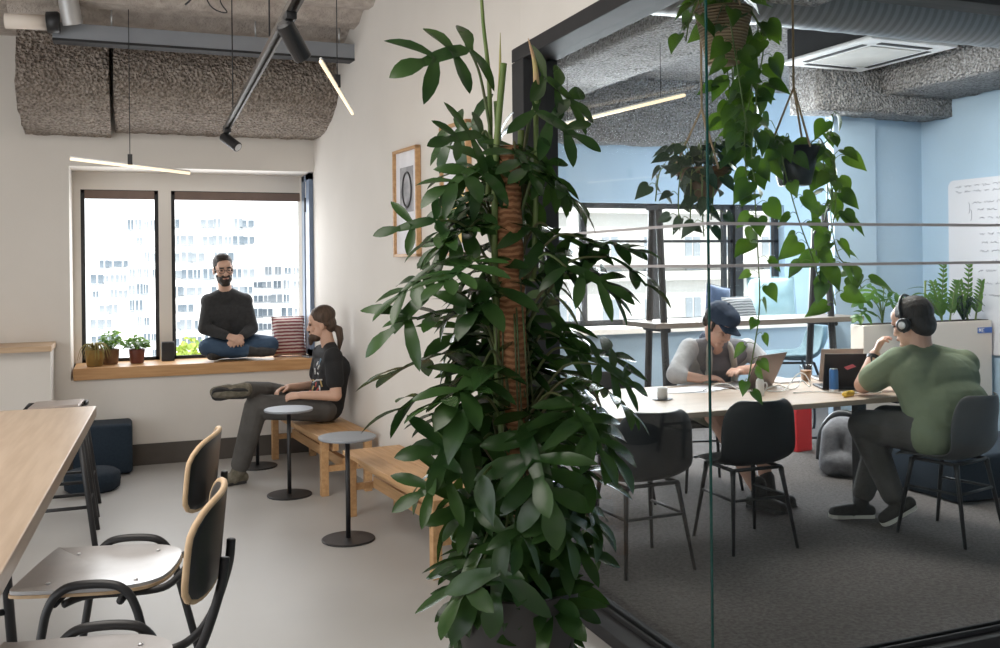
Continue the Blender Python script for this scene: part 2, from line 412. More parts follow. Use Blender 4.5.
def make_shell():
    bm = box(nb(), (-4, -4, -.12), (1.80, 8.6, 0)); struct('floor', bm, 'resin')
    bm = box(nb(), (1.80, 2.8, -.12), (7.2, 8.6, .004)); struct('floor_carpet', bm, 'carpet')
    bm = box(nb(), (1.80, -4, -.12), (7.2, 2.8, 0)); struct('floor_front', bm, 'resin')
    # window wall of the hall with the recess cut out
    bm = nb()
    x0, x1, z0, z1 = -.43, 1.44, .69, 2.335
    box(bm, (-4, W, 0), (x0, W + .5, 4)); box(bm, (x0, W, 0), (x1, W + .5, z0)); box(bm, (x0, W, z1), (x1, W + .5, 4))
    box(bm, (x1, W, 0), (1.62, W + .5, 4))
    # back of the recess: piers round the two windows
    yb = W + .45
    box(bm, (x0, yb, 2.19), (x1, yb + .05, z1)); box(bm, (x0, yb, z0), (-.37, yb + .05, 2.19))
    box(bm, (.225, yb - .02, z0), (.325, yb + .05, 2.19)); box(bm, (x0, yb, z0), (x1, yb + .05, .775))
    struct('wall_back', bm, 'wall')
    struct('baseboard_back', box(nb(), (-4, W - .012, 0), (1.43, W - .001, .165)), 'basebd')
    # picture wall
    bm = nb(); prism(bm, [(wx(8.5), 8.5), (wx(4.3), 4.3), (wx(4.3) + .09, 4.3), (wx(8.5) + .09, 8.5)], 0, 3.9, 'Z')
    prism(bm, [(1.795, 4.31), (1.795, 2.4), (1.9, 2.4), (1.9, 4.31)], 2.615, 3.9, 'Z')
    struct('wall_right', bm, 'wall')
    struct('wall_left', box(nb(), (-4.1, 5.2, 0), (-4, 8.5, 3.9)), 'wall')
    struct('wall_front', box(nb(), (-4, -4.1, 0), (7.2, -4, 3.9)), 'wall')
    # hall ceiling: ribbed, rising towards the viewer
    bm = nb(); out = []
    n = 90
    for i in range(n + 1):
        y = 7.40 - 9.4 * i / n
        zc = 3.20 + min(1, (7.40 - y) / 1.1) * .2 + .035 * math.sin((7.40 - y) * 2 * PI / .33)
        out.append((y, zc))
    for (ya, za), (yb_, zb) in zip(out, out[1:]):
        vs = [bm.verts.new(p) for p in ((-.74, ya, za), (1.9, ya, za), (1.9, yb_, zb), (-.74, yb_, zb))]
        bm.faces.new(vs)
    bmesh.ops.remove_doubles(bm, verts=bm.verts, dist=1e-5)
    box(bm, (-4, -4, 3.6), (1.9, 8.5, 3.7))
    box(bm, (-4, -4, 3.3), (-.74, 7.985, 3.6))
    struct('ceiling', bm, 'concl', smooth=False)
    prof = [(W + .01, 2.60), (7.8, 2.60), (7.62, 2.63), (7.45, 2.70), (7.33, 2.79), (7.27, 2.88), (7.28, 3.0), (7.33, 3.12), (7.38, 3.3), (W + .01, 3.5)]
    def beam(xa, xb, dz, pf, nx):
        bm = nb(); rows = []
        # fine grid so the coat can be lumpy in the geometry too
        dense = []
        for (a, b) in zip(pf, pf[1:]):
            k = max(1, int(math.hypot(b[0] - a[0], b[1] - a[1]) / .022))
            dense += [(a[0] + (b[0] - a[0]) * i / k, a[1] + (b[1] - a[1]) * i / k) for i in range(k)]
        dense.append(pf[-1])
        for i in range(nx + 1):
            x = xa + (xb - xa) * i / nx; row = []
            for (y, z) in dense:
                nn = noise.noise(V((x * 16, y * 16, z * 16))) * .014 + noise.noise(V((x * 40, y * 40, z * 40))) * .008
                row.append(bm.verts.new((x + (noise.noise(V((x * 9, y * 9, z * 9))) * .01 if i in (0, nx) else 0), y - nn, z + dz + nn)))
            rows.append(row)
        for a, b in zip(rows, rows[1:]):
            for k in range(len(a) - 1): bm.faces.new((a[k], a[k + 1], b[k + 1], b[k]))
        bm.faces.new(rows[0]); bm.faces.new(rows[-1][::-1])
        struct('ceiling_beam', bm, 'conc', smooth=True)
    beam(-.72, -.125, -.035, prof, 30)
    beam(-.095, 1.60, 0, prof, 80)

make_shell()

def make_windows():
    yb = W + .45
    def window(name, xa, xb, za, zb, y, blind=True, bars=(), mull=(), t=.03, mat='frame'):
        r = sroot(name)
        bm = nb()
        box(bm, (xa, y, za), (xa + t, y + .05, zb)); box(bm, (xb - t, y, za), (xb, y + .05, zb))
        box(bm, (xa, y, zb - t), (xb, y + .05, zb)); box(bm, (xa, y, za), (xb, y + .05, za + t))
        for z in bars: box(bm, (xa, y, z - .014), (xb, y + .05, z + .014))
        for x, w in mull: box(bm, (x - w, y - .005, za), (x + w, y + .05, zb))
        obj('window_frame', bm, mat, r)
        obj('glass_pane', box(nb(), (xa + t, y + .02, za + t), (xb - t, y + .026, zb - t)), 'wglass', r)
        if blind: obj('roller_blind', box(nb(), (xa + t, y - .006, zb - .075), (xb - t, y + .012, zb - .005)), 'blind', r, bevel=.006)
        return r
    window('window_1', -.37, .225, .775, 2.19, yb)
    window('window_2', .325, 1.44, .775, 2.19, yb)
    # the inward-opened blue casement along the right cheek of the recess
    r = sroot('window_3')
    xa, xb, ya, y2, za, zb = 1.402, 1.437, W + .02, W + .40, .80, 2.325
    bm = nb()
    box(bm, (xa, ya, za), (xb, ya + .15, zb)); box(bm, (xa, y2 - .13, za), (xb, y2, zb))
    box(bm, (xa, ya, zb - .05), (xb, y2, zb)); box(bm, (xa, ya, za), (xb, y2, za + .05))
    obj('sash_frame', bm, 'sash', r)
    obj('glass_pane', box(nb(), (xa + .015, ya + .15, za + .05), (xb - .015, y2 - .13, zb - .05)), 'wglass', r)
    obj('handle', tube(nb(), [(xa - .03, ya + .02, 2.0), (xa - .03, ya + .02, 2.12)], .008), 'black', r)
    # meeting room back wall and windows
    bm = nb(); y = 8.3
    x0, x1, z0, z1 = 3.3, 6.46, .93, 2.14
    box(bm, (1.55, y, 0), (x0, y + .25, 3.9)); box(bm, (x1, y, 0), (7.2, y + .25, 3.9))
    box(bm, (x0, y, 0), (x1, y + .25, z0)); box(bm, (x0, y, z1), (x1, y + .25, 3.9))
    struct('wall_blue_back', bm, 'blue')
    struct('trim_1', box(nb(), (x0, y - .42, z0 - .05), (x1, y + .1, z0)), 'cream')
    struct('wall_under_seat', box(nb(), (x0, y - .36, 0), (x1, y, z0 - .05)), 'blueg')
    window('window_4', x0, 4.95, z0, z1, y + .1, False, bars=(1.76,), mull=((4.15, .03),), t=.05)
    window('window_5', 4.95, 5.9, z0, z1, y + .1, False, bars=(1.76,), mull=((5.78, .02),), t=.05)
    window('window_6', 5.95, 6.46, z0, z1, y + .1, False, bars=(1.76,), t=.06)
    struct('window_mullion', box(nb(), (5.885, y + .06, z0), (5.965, y + .16, z1)), 'frame')
    # pier and wall stub that hold the whiteboard wall
    struct('wall_pier', box(nb(), (5.49, 6.4, 0), (5.93, 6.5, 3.9)), 'blue')
    struct('wall_stub', box(nb(), (5.93, 6.46, 0), (6.6, 6.52, 3.9)), 'blue')
    struct('wall_blue_right', box(nb(), (6.5, -4, 0), (6.7, 6.46, 3.9)), 'blue')
    # meeting room ceiling: deep beams and coffers with grey sprayed coat
    bm = box(nb(), (1.9, -4, 3.32), (7.2, 8.6, 3.45)); struct('ceiling_meeting', bm, 'concg')
    def lump(xa, xb, ya, y2, za, zb, st=.05):
        bm = nb(); bmesh.ops.create_cube(bm, size=1)
        nx, ny, nz = [max(1, int(d / st)) for d in (xb - xa, y2 - ya, zb - za)]
        for v in bm.verts: v.co = V((xa + (v.co.x + .5) * (xb - xa), ya + (v.co.y + .5) * (y2 - ya), za + (v.co.z + .5) * (zb - za)))
        for ax, n, a, b in ((0, nx, xa, xb), (1, ny, ya, y2), (2, nz, za, zb)):
            for i in range(1, n):
                p = V((0, 0, 0)); p[ax] = a + (b - a) * i / n; nn = V((0, 0, 0)); nn[ax] = 1
                bmesh.ops.bisect_plane(bm, geom=bm.verts[:] + bm.edges[:] + bm.faces[:], plane_co=p, plane_no=nn)
        for v in bm.verts:
            q = noise.noise(v.co * 12) * .014 + noise.noise(v.co * 3) * .012
            v.co += V((q * .5, q, q))
        return bm
    struct('ceiling_beam', lump(1.9, 5.6, 8.02, 8.32, 2.70, 3.34), 'concg', smooth=True)
    struct('ceiling_beam', lump(5.1, 6.52, 6.12, 6.47, 2.755, 3.34), 'concg', smooth=True)
    struct('ceiling_beam', lump(2.95, 3.62, 3.6, 8.05, 2.98, 3.34, .07), 'concg', smooth=True)
    struct('ceiling_beam', lump(1.9, 2.35, 3.2, 8.05, 2.98, 3.34, .09), 'concg', smooth=True)
    struct('ceiling_beam', lump(5.75, 6.52, 1.6, 6.15, 2.90, 3.34, .09), 'concg', smooth=True)

make_windows()

def glass_partition():
    r = sroot('glass_partition')
    XO, XG, XI = 1.79, 1.907, 1.975
    YO, YG, YI = 2.80, 2.87, 2.93
    bm = nb()
    # base rails
    box(bm, (XO, YO, 0), (XI, 4.30, .055)); box(bm, (XI, YO, 0), (6.5, YI, .055))
    box(bm, (XG - .025, YG - .02, .055), (XG - .012, 4.30, .075)); box(bm, (XG + .012, YG + .012, .055), (XG + .025, 4.30, .075))
    box(bm, (XG, YG - .025, .055), (6.5, YG - .012, .075)); box(bm, (XG + .02, YG + .012, .055), (6.5, YG + .025, .075))
    # head rails
    box(bm, (XO, YO, 2.55), (XI, 4.42, 2.62)); box(bm, (XI, YO, 2.555), (6.5, YI, 2.62))
    # post
    box(bm, (XO, 4.27, 0), (XI, 4.42, 2.55))
    obj('partition_frame', bm, 'frame', r, bevel=.004)
    t = .004
    obj('glass_pane', box(nb(), (XG - t, YG + .008, .058), (XG + t, 4.27, 2.56)), 'glass', r)
    obj('glass_pane', box(nb(), (XG + .006, YG - t, .058), (6.5, YG + t, 2.56)), 'glass', r)
    obj('glass_edge', box(nb(), (XG - .0045, YG - .0045, .06), (XG + .0025, YG + .0035, 2.56)), 'gedge', r)
    for z in (1.684, 1.534):
        bm = box(nb(), (XG - .008, YG, z - .0055), (XG - .0062, 4.27, z + .0055)); obj('privacy_stripe', bm, 'film', r)
        bm = box(nb(), (XG - .008, YG - .008, z - .0055), (6.5, YG - .0062, z + .0055)); obj('privacy_stripe', bm, 'film', r)

glass_partition()

# ------------------------------------------------------------------ leaves
def strip(bm, M4, stations):
    """leaf blade from stations (y, halfwidth, z, fold); local x across, y along, z up"""
    rows = []
    for (x0, y, w, z, f) in stations:
        rows.append([bm.verts.new(M4 @ V((x0 - w, y, z + f * w))), bm.verts.new(M4 @ V((x0, y, z))), bm.verts.new(M4 @ V((x0 + w, y, z + f * w)))])
    for a, b in zip(rows, rows[1:]):
        bm.faces.new((a[0], a[1], b[1], b[0])); bm.faces.new((a[1], a[2], b[2], b[1]))

def lobe(bm, M4, base, ang, L, w, droop, fold=.22):
    """a finger-like lobe from base in the blade plane"""
    Mx = M4 @ Matrix.Translation(base) @ Matrix.Rotation(-ang, 4, 'Z')
    st = []
    for t, k in ((0, .45), (.15, .55), (.35, .84), (.58, 1), (.78, .8), (.92, .42), (1, .03)):
        st.append((0, L * t, w * k, -droop * L * t * t, fold))
    strip(bm, Mx, st)

def lobed_leaf(bm, M4, L, rng, pairs=5, wf=.115):
    """deeply finger-lobed philodendron blade"""
    droop = rng.uniform(.12, .5)
    def mid(t): return V((0, L * .66 * t, -droop * .5 * L * t * t))
    st = [(0, mid(t).y, L * wk, mid(t).z, .25) for t, wk in ((0, .02), (.15, .085), (.4, .1), (.7, .09), (1, .06))]
    strip(bm, M4, st)
    for i in range(pairs):
        t = i / max(1, pairs - .4)
        a = R(112 - 76 * t + rng.uniform(-7, 7))
        ll = L * (.50 + .2 * math.sin(PI * min(1, t * .9 + .12))) * rng.uniform(.86, 1.1)
        for s in (-1, 1):
            lobe(bm, M4, mid(t * .95), s * a, ll * rng.uniform(.9, 1.08), L * wf * rng.uniform(.85, 1.12), droop * rng.uniform(.4, 1.3))
    lobe(bm, M4, mid(.93), R(rng.uniform(-6, 6)), L * .48, L * wf * 1.15, droop)

def broad_leaf(bm, M4, L, rng, w=.24):
    st = []
    d = rng.uniform(.15, .4)
    for t, k in ((0, .1), (.12, .62), (.28, .93), (.45, 1), (.62, .86), (.8, .5), (.93, .18), (1, .01)):
        st.append((0, L * t, L * w * k, -d * L * t * t, .3))
    strip(bm, M4, st)

def heart_leaf(bm, M4, L, rng):
    d = rng.uniform(.05, .3); w = .40
    rows = []
    for y, k in ((-.12, .42), (-.06, .72), (.08, .96), (.25, 1), (.45, .84), (.65, .56), (.84, .24), (1, .01)):
        y0 = max(0, y) if y < 0 else y
        z = -d * L * y0 * y0
        rows.append([bm.verts.new(M4 @ V((-w * L * k, L * y, z + .25 * w * L * k))), bm.verts.new(M4 @ V((-w * L * k * .5, L * (y * .6 + y0 * .4), z + .13 * w * L * k))),
                     bm.verts.new(M4 @ V((0, L * y0, z))),
                     bm.verts.new(M4 @ V((w * L * k * .5, L * (y * .6 + y0 * .4), z + .13 * w * L * k))), bm.verts.new(M4 @ V((w * L * k, L * y, z + .25 * w * L * k)))])
    for a, b in zip(rows, rows[1:]):
        for i in range(4):
            try: bm.faces.new((a[i], a[i + 1], b[i + 1], b[i]))
            except ValueError: pass

def frame_at(p, d, up):
    y = V(d).normalized(); z = V(up) - y * V(up).dot(y)
    if z.length < 1e-4: z = V((1, 0, 0)) - y * y.x
    z.normalize(); x = y.cross(z)
    m = Matrix((x, y, z)).transposed().to_4x4(); m.translation = V(p); return m

def big_plant():
    rng = random.Random(11)
    P = V((1.15, 2.84, 0))
    r = thing('philodendron', 'tall green split-leaf plant climbing a coir pole in a charcoal pot before the glass', 'plant', P)
    obj('pot', lathe(nb(), [(0, 0), (.135, 0), (.145, .01), (.175, .26), (.197, .50), (.197, .525), (.179, .525), (.173, .48), (0, .48)], 48), 'pot', r, smooth=True, bevel=.003)
    obj('soil', lathe(nb(), [(.172, .482), (.1, .492), (0, .495)], 32), 'soil', r, smooth=True)
    pole = [(-.005, 0, .45), (-.003, 0, .9), (-.012, .0, 1.4), (-.028, 0, 1.93)]
    def pp(z):
        for a, b in zip(pole, pole[1:]):
            if z <= b[2]: return V(a).lerp(V(b), max(0, (z - a[2]) / (b[2] - a[2])))
        return V(pole[-1])
    pts = [pp(.45 + 1.5 * i / 60) for i in range(60)]
    obj('moss_pole', tube(nb(), pts, [.049 + .002 * math.sin(i * 1.7) for i in range(60)], 20), 'coir', r, smooth=True)
    bs, bl, bp = nb(), nb(), nb()
    # climbing stems
    for k, a0 in enumerate((.6, 2.4, 4.3)):
        pts = []
        for i in range(34):
            z = .46 + (1.52 + .1 * k) * i / 33; a = a0 + .9 * math.sin(z * 2 + k)
            pts.append(pp(min(z, 1.93)) * 1.0 + V((math.cos(a) * .058, math.sin(a) * .058, 0)) + V((0, 0, z - min(z, 1.93))))
        tube(bs, smooth_path(pts, 2), .011, 8)
    # leading shoots above the pole
    sh = [(-.085, 0, 1.75), (-.075, 0, 1.95), (-.078, 0, 2.15), (-.095, 0, 2.32), (-.105, 0, 2.5)]
    tube(bs, smooth_path(sh, 5), [.010 - .00025 * i for i in range(21)], 8)
    sh2 = [(.07, 0, 1.5), (.078, -.01, 1.8), (.085, 0, 2.05), (.088, 0, 2.15)]
    tube(bs, smooth_path(sh2, 5), .009, 8)
    bsh = nb()
    tube(bsh, smooth_path([(.088, 0, 2.13), (.082, 0, 2.2), (.06, 0, 2.28)], 4), [.010, .011, .010, .009, .008, .006, .005, .003, .001], 8)
    tube(bsh, smooth_path([(-.045, 0, 2.0), (-.04, 0, 2.12), (-.037, 0, 2.29)], 4), [.009, .01, .01, .009, .007, .005, .004, .002, .001], 8)
    tube(bsh, smooth_path([(-.1, 0, 2.4), (-.106, 0, 2.47), (-.11, 0, 2.62)], 4), [.010, .011, .010, .009, .008, .006, .005, .003, .001], 8)
    # aerial roots
    for k in range(7):
        a = rng.uniform(3.3, 6.1); z = rng.uniform(1.0, 1.7)
        tube(bp, smooth_path([pp(z) + V((math.cos(a) * .05, math.sin(a) * .05, 0)), pp(z - .3) + V((math.cos(a) * .066, math.sin(a) * .066, 0)), pp(z - .6) + V((math.cos(a + .3) * .056, math.sin(a + .3) * .056, 0))], 5), .003, 6)

    def leaf(z, az, reach, size, rise, sag, pairs, kind='l', face=None):
        base = pp(min(z, 1.93)) + V((0, 0, z - min(z, 1.93)))
        o = V((math.cos(az), math.sin(az), 0))
        b0 = base + o * .05
        tip = base + o * reach + V((0, 0, rise))
        path = smooth_path([b0, b0.lerp(tip, .5) + V((0, 0, .04 + .25 * reach * .4)), tip], 5)
        tube(bp, path, [.0055 - .002 * i / 10 for i in range(11)], 6)
        d = (o * math.cos(sag) + V((0, 0, -math.sin(sag)))).normalized()
        side = o.cross(V((0, 0, 1)))
        d = (d + side * rng.uniform(-.35, .35)).normalized()
        up = V((0, 0, .8)) + o * (.5 + math.sin(sag)) + side * rng.uniform(-.9, .9) + V((-.1, -.35, 0))
        if face: up = V(face)
        m = frame_at(tip, d, up)
        if kind == 'l': lobed_leaf(bl, m, size, rng, pairs, rng.uniform(.085, .118))
        else: broad_leaf(bl, m, size, rng, rng.uniform(.2, .27))
    # the high leaves and the crown
    for (az, z, rc, sz, rise, sag) in ((PI + .25, 1.96, .13, .25, .26, .2), (.15, 1.80, .15, .24, .36, .45), (PI - .5, 1.86, .1, .22, .14, .3), (-.6, 1.72, .13, .22, .12, .6), (PI + .1, 1.88, .08, .2, .08, .15),
                                      (-2.4, 1.84, .05, .22, .05, .5), (-.25, 1.84, .10, .23, .2, .5), (1.4, 1.8, .12, .2, .16, .5), (-1.2, 1.86, .04, .2, .06, .7), (.1, 1.7, .10, .2, .16, .5)):
        leaf(z, az, rc, sz, rise, sag, rng.choice((3, 4)), 'l', (rng.uniform(-.3, .3), -.9, .55) if z > 1.75 else None)
    prof = ((.50, .24, .25), (.60, .32, .30), (.82, .39, .34), (1.0, .44, .42), (1.2, .45, .47), (1.45, .42, .50), (1.58, .37, .40), (1.72, .30, .28), (1.95, .24, .20))
    def width(z, side):
        for p, q in zip(prof, prof[1:]):
            if z <= q[0]:
                k = max(0, (z - p[0]) / (q[0] - p[0])); return p[side] + (q[side] - p[side]) * k
        return prof[-1][side]
    n = 150
    for i in range(n):
        t = (i + rng.random()) / n
        z = .50 + 1.28 * t ** 1.12
        az = i * 2.39996 + rng.uniform(-.6, .6)
        if z > 1.16 and abs((az + PI / 2 + PI) % (2 * PI) - PI) < .8 and rng.random() < .92: continue
        c_ = math.cos(az); w_ = width(z, 2 if c_ > 0 else 1)
        wd = 1.1 * w_ * (abs(c_) + .78 * (1 - abs(c_)))
        if math.sin(az) > .3: wd *= .85
        kind = rng.random(); sag = rng.uniform(-.1, .95) + (.2 if z < .8 else 0)
        size = rng.uniform(.21, .30) if z < 1.5 else rng.uniform(.18, .24)
        rc = max(.03, (wd * rng.choice((1.0, 1.0, .85, .6)) - size * 1.02 * math.cos(sag)))
        rise = rng.uniform(-.04, .12) + .25 * rc - (.1 if z < .7 else 0)
        if kind < .86: leaf(z, az, rc, size, rise, sag, rng.choice((2, 3, 3, 4)))
        else: leaf(z, az, rc, size * .66, rise, sag, 0, 'b')
    # drooping leaves over the rim
    for az, rc, sz in ((PI + .1, .14, .19), (PI - .5, .16, .18), (-2.4, .14, .2), (-1.9, .12, .18), (-.55, .15, .19), (-.1, .17, .18), (-1.3, .12, .18), (.3, .16, .18), (2.4, .16, .2), (-2.8, .17, .18)):
        leaf(.55, az, rc, sz, .03, 1.25, 2, 'b' if rng.random() < .6 else 'l')
    obj('stem', bs, 'stem', r, smooth=True)
    obj('petiole', bp, 'petiole', r, smooth=True)
    obj('bud_sheath', bsh, 'sheath', r, smooth=True)
    obj('foliage', bl, 'leaf', r, smooth=True)
    return r

big_plant()

# ------------------------------------------------------------------ hall furniture
def hall():
    # long counter-height table
    t = thing('bar_table', 'long counter-height table with pale oak top and dark legs', 'table', (-.14, 4.43, 0), R(-2.4))
    obj('tabletop', box(nb(), (-.86, -3.6, .915), (0, 0, .96)), 'oaktop', t, bevel=.003)
    for y in (-.55, -2.9):
        bm = nb(); tube(bm, [(-.62, y, .915), (-.70, y, .0)], .018); tube(bm, [(-.30, y, .915), (-.24, y, 0)], .018); tube(bm, [(-.66, y, .3), (-.27, y, .3)], .012)
        obj('leg', bm, 'black', t, smooth=True)

    # counter chairs, built facing +Y
    def counter_chair():
        c = thing('counter_chair', 'x', 'chair')
        # seat: flat veneered ply with a dip and a wooden edge
        def seatpts(z):
            o = []
            for x, y in ((-.185, .21), (.185, .21), (.21, .18), (.215, 0), (.205, -.1), (.16, -.175), (.08, -.205), (-.08, -.205), (-.16, -.175), (-.205, -.1), (-.215, 0), (-.21, .18)):
                o.append((x, y, 0))
            o = smooth_path(o + o[:1], 4)[:-1]
            return [(p.x, p.y) for p in o]
        def seat(z0, z1, sc, dip):
            bm = nb(); o = [(x * sc, y * sc) for x, y in seatpts(0)]
            n = len(o); top = [];
            for k in range(6):
                s = 1 - k / 6
                top.append([bm.verts.new((x * s, y * s, z1 - dip * (1 - s ** 3))) for x, y in o])
            ct = bm.verts.new((0, 0, z1 - dip))
            bot = [bm.verts.new((x, y, z0)) for x, y in o]
            for a, b in zip(top, top[1:]):
                for i in range(n): bm.faces.new((a[i], a[(i + 1) % n], b[(i + 1) % n], b[i]))
            for i in range(n):
                bm.faces.new((top[-1][i], top[-1][(i + 1) % n], ct)); bm.faces.new((bot[i], bot[(i + 1) % n], top[0][(i + 1) % n], top[0][i]))
            bm.faces.new(bot[::-1]); return bm
        s = obj('seat', seat(.646, .6565, .988, .008), 'seatgrey', c)
        obj('seat_edge', seat(.637, .6455, 1.0, 0), 'edge', s)
        # back: curved black ply shell with a wooden edge
        def back(off, inset, th):
            bm = nb(); nu, nv = 14, 8; A = []; B = []
            for j in range(nv + 1):
                v = j / nv * 2 - 1; ra = []; rb = []
                for i in range(nu + 1):
                    u = i / nu * 2 - 1
                    # squircle mapping for rounded corners
                    hw, hh = .205 - inset, .098 - inset
                    x = u * hw * (1 - .09 * v ** 6); z = .935 + v * hh * (1 - .22 * u ** 6) + .012 * (1 - u * u)
                    y = -.318 - .10 * (z - .935) + .040 * (x / .2) ** 2
                    ra.append(bm.verts.new((x, y + off, z))); rb.append(bm.verts.new((x, y + off + th, z)))
                A.append(ra); B.append(rb)
            for j in range(nv):
                for i in range(nu):
                    bm.faces.new((A[j][i], A[j][i + 1], A[j + 1][i + 1], A[j + 1][i])); bm.faces.new((B[j][i + 1], B[j][i], B[j + 1][i], B[j + 1][i + 1]))
            bd = [(0, i) for i in range(nu)] + [(j, nu) for j in range(nv)] + [(nv, i) for i in range(nu, 0, -1)] + [(j, 0) for j in range(nv, 0, -1)]
            for (p, q) in zip(bd, bd[1:] + bd[:1]): bm.faces.new((A[p[0]][p[1]], B[p[0]][p[1]], B[q[0]][q[1]], A[q[0]][q[1]]))
            return bm
        obj('backrest', back(-.0075, .002, .015), 'blacks', c, smooth=True, bevel=.0015)
        rim = []
        def bp(u, v):
            x = u * .205 * (1 - .09 * v ** 6); z = .935 + v * .098 * (1 - .22 * u ** 6) + .012 * (1 - u * u)
            return V((x, -.318 - .10 * (z - .935) + .040 * (x / .2) ** 2, z))
        loop = [(-1 + 2 * i / 14, -1) for i in range(14)] + [(1, -1 + 2 * i / 8) for i in range(8)] + [(1 - 2 * i / 14, 1) for i in range(14)] + [(-1, 1 - 2 * i / 8) for i in range(9)]
        obj('backrest_edge', tube(nb(), [bp(u, v) for u, v in loop], .0078, 8, False), 'edge', c, smooth=True)
        for s_ in (-1, 1):
            bm = nb()
            pts = [(s_ * .255, .20, 0.0), (s_ * .235, .115, .5), (s_ * .232, .092, .61), (s_ * .23, .06, .656), (s_ * .228, .015, .672), (s_ * .228, -.065, .672), (s_ * .23, -.11, .656), (s_ * .232, -.14, .61), (s_ * .238, -.17, .5), (s_ * .26, -.29, 0)]
            tube(bm, smooth_path(pts, 5), .0125, 10); obj('leg', bm, 'black', c, smooth=True)
        bm = nb()
        for s_ in (-1, 1):
            tube(bm, smooth_path([(s_ * .228, .05, .622), (s_ * .17, .0, .624), (s_ * .16, -.15, .625), (s_ * .155, -.225, .645), (s_ * .115, -.285, .72), (s_ * .08, -.328, .84), (s_ * .07, -.338, .91)], 5), .0105, 10)
        tube(bm, [(-.23, .075, .624), (.23, .075, .624)], .011); tube(bm, [(-.23, -.1, .624), (.23, -.1, .624)], .011)
        obj('seat_frame', bm, 'black', c, smooth=True)
        bm = nb()
        tube(bm, [(-.247, .215, .26), (.247, .215, .26)], .0105); tube(bm, [(-.25, -.21, .26), (.25, -.21, .26)], .0105)
        for s_ in (-1, 1): tube(bm, [(s_ * .247, .215, .26), (s_ * .25, -.21, .26)], .0105)
        obj('foot_ring', bm, 'black', c, smooth=True)
        bm = nb()
        bm.free()
        for s_ in (-1, 1):
            for yy in (-.12, .12): obj('seat_screw', ell(nb(), (s_ * .14, yy, .655), (.007, .007, .003), None, 10, 6), 'silver', c, smooth=True)
        return c
    c = counter_chair()
    c.location = (-.076, 3.10, 0); c.rotation_euler = (0, 0, R(76))
    c['label'] = 'counter chair whose bare grey seat is fully in view beside the oak table'; c['group'] = 'counter chairs at the oak table'
    dup(c, (-.13, 2.31, 0), R(79), 'nearer counter chair of which only the wood-edged black back and a tube show')

    # bar stools behind the table
    s = thing('bar_stool', 'black backless bar stool standing beyond the far end of the oak table', 'stool', (-.44, 6.62, 0), 0, 'backless bar stools')
    obj('seat', lathe(nb(), [(0, .665), (.17, .665), (.19, .675), (.19, .69), (.18, .7), (0, .7)], 4), 'laps', s)
    s.children[0].rotation_euler = (0, 0, PI / 4); s.children[0].scale = (1.15, 1.0, 1)
    bm = nb(); tube(bm, [(-.17, -.15, .675), (-.17, .15, .675), (.17, .15, .675), (.17, -.15, .675), (-.17, -.15, .675)], .016); obj('seat_frame', bm, 'black', s, smooth=True)
    for a in (-1, 1):
        for b in (-1, 1):
            obj('leg', tube(nb(), [(a * .15, b * .12, .665), (a * .235, b * .19, 0)], .016), 'black', s, smooth=True)
    bm = nb(); tube(bm, [(-.21, -.166, .22), (.21, -.166, .22), (.21, .166, .22), (-.21, .166, .22), (-.21, -.166, .22)], .010); obj('foot_ring', bm, 'black', s, smooth=True)
    dup(s, (-.43, 5.94, 0), 0, 'bar stool hidden behind the oak table except its dark legs below the corner')

    # navy ottomans
    o = thing('ottoman', 'tall square navy felt ottoman against the wall below the wooden window seat', 'ottoman', (-.20, 7.79, 0), 0, 'navy felt poufs')
    obj('body', box(nb(), (-.205, -.165, .012), (.205, .165, .385)), 'navy', o, bevel=.035, seg=4, smooth=True)
    obj('glide', lathe(nb(), [(0, 0), (.12, 0), (.12, .014), (0, .014)], 20), 'black', o)
    o = thing('ottoman', 'low round navy pouf on the floor in front of the taller square one', 'ottoman', (-.26, 7.24, 0), 0, 'navy felt poufs')
    obj('body', lathe(nb(), [(0, .0), (.15, .0), (.18, .02), (.185, .07), (.18, .12), (.15, .14), (0, .145)], 32), 'navy', o, smooth=True)
    obj('seam', lathe(nb(), [(.183, .065), (.188, .07), (.183, .075)], 32), 'navy', o, smooth=True)

    # side counter with a wooden top at the far left
    k = thing('side_counter', 'white half-height counter with a thick oak top in the corner left of the windows', 'counter', (-1.0, 7.76, 0))
    obj('countertop', box(nb(), (-.9, -.235, .955), (.47, .222, .995)), 'oakp', k, bevel=.002)
    obj('body', box(nb(), (-.9, -.14, 0), (.455, .222, .955)), 'wall', k)

    # wooden window seat
    ws = thing('window_seat', 'thick oak window seat board under the two tall windows', 'window seat', (.5, 8.19, .69))
    obj('board', box(nb(), (-.912, -.235, .0), (.935, .245, .09)), 'oakx', ws, bevel=.003)

    # benches
    def bench(y0, y1, label, first=None):
        ym = (y0 + y1) / 2; Ln = y1 - y0
        ang = math.atan(.098)
        loc = (wx(ym) - .235, ym, 0)
        b = thing('bench', label, 'bench', loc, ang, 'oak slatted benches along the picture wall')
        bm = nb()
        w = .19
        for i in range(3):
            xx = -w + i * (2 * w / 3); box(bm, (xx, -Ln / 2, .372), (xx + 2 * w / 3 - .0025, Ln / 2, .40))
        obj('seat', bm, 'oak', b, bevel=.003)
        for yy in (-Ln / 2 + .06, Ln / 2 - .06):
            bm = nb()
            obj('leg', box(nb(), (-w + .012, yy - .025, 0), (-w + .062, yy + .025, .372)), 'oak', b, bevel=.003)
            obj('leg', box(nb(), (w - .062, yy - .025, 0), (w - .012, yy + .025, .372)), 'oak', b, bevel=.003)
            obj('crossbar', box(nb(), (-w + .062, yy - .016, .16), (w - .062, yy + .016, .2)), 'oak', b, bevel=.002)
        obj('stretcher', box(nb(), (-.02, -Ln / 2 + .08, .165), (.02, Ln / 2 - .08, .235)), 'oak', b, bevel=.002)
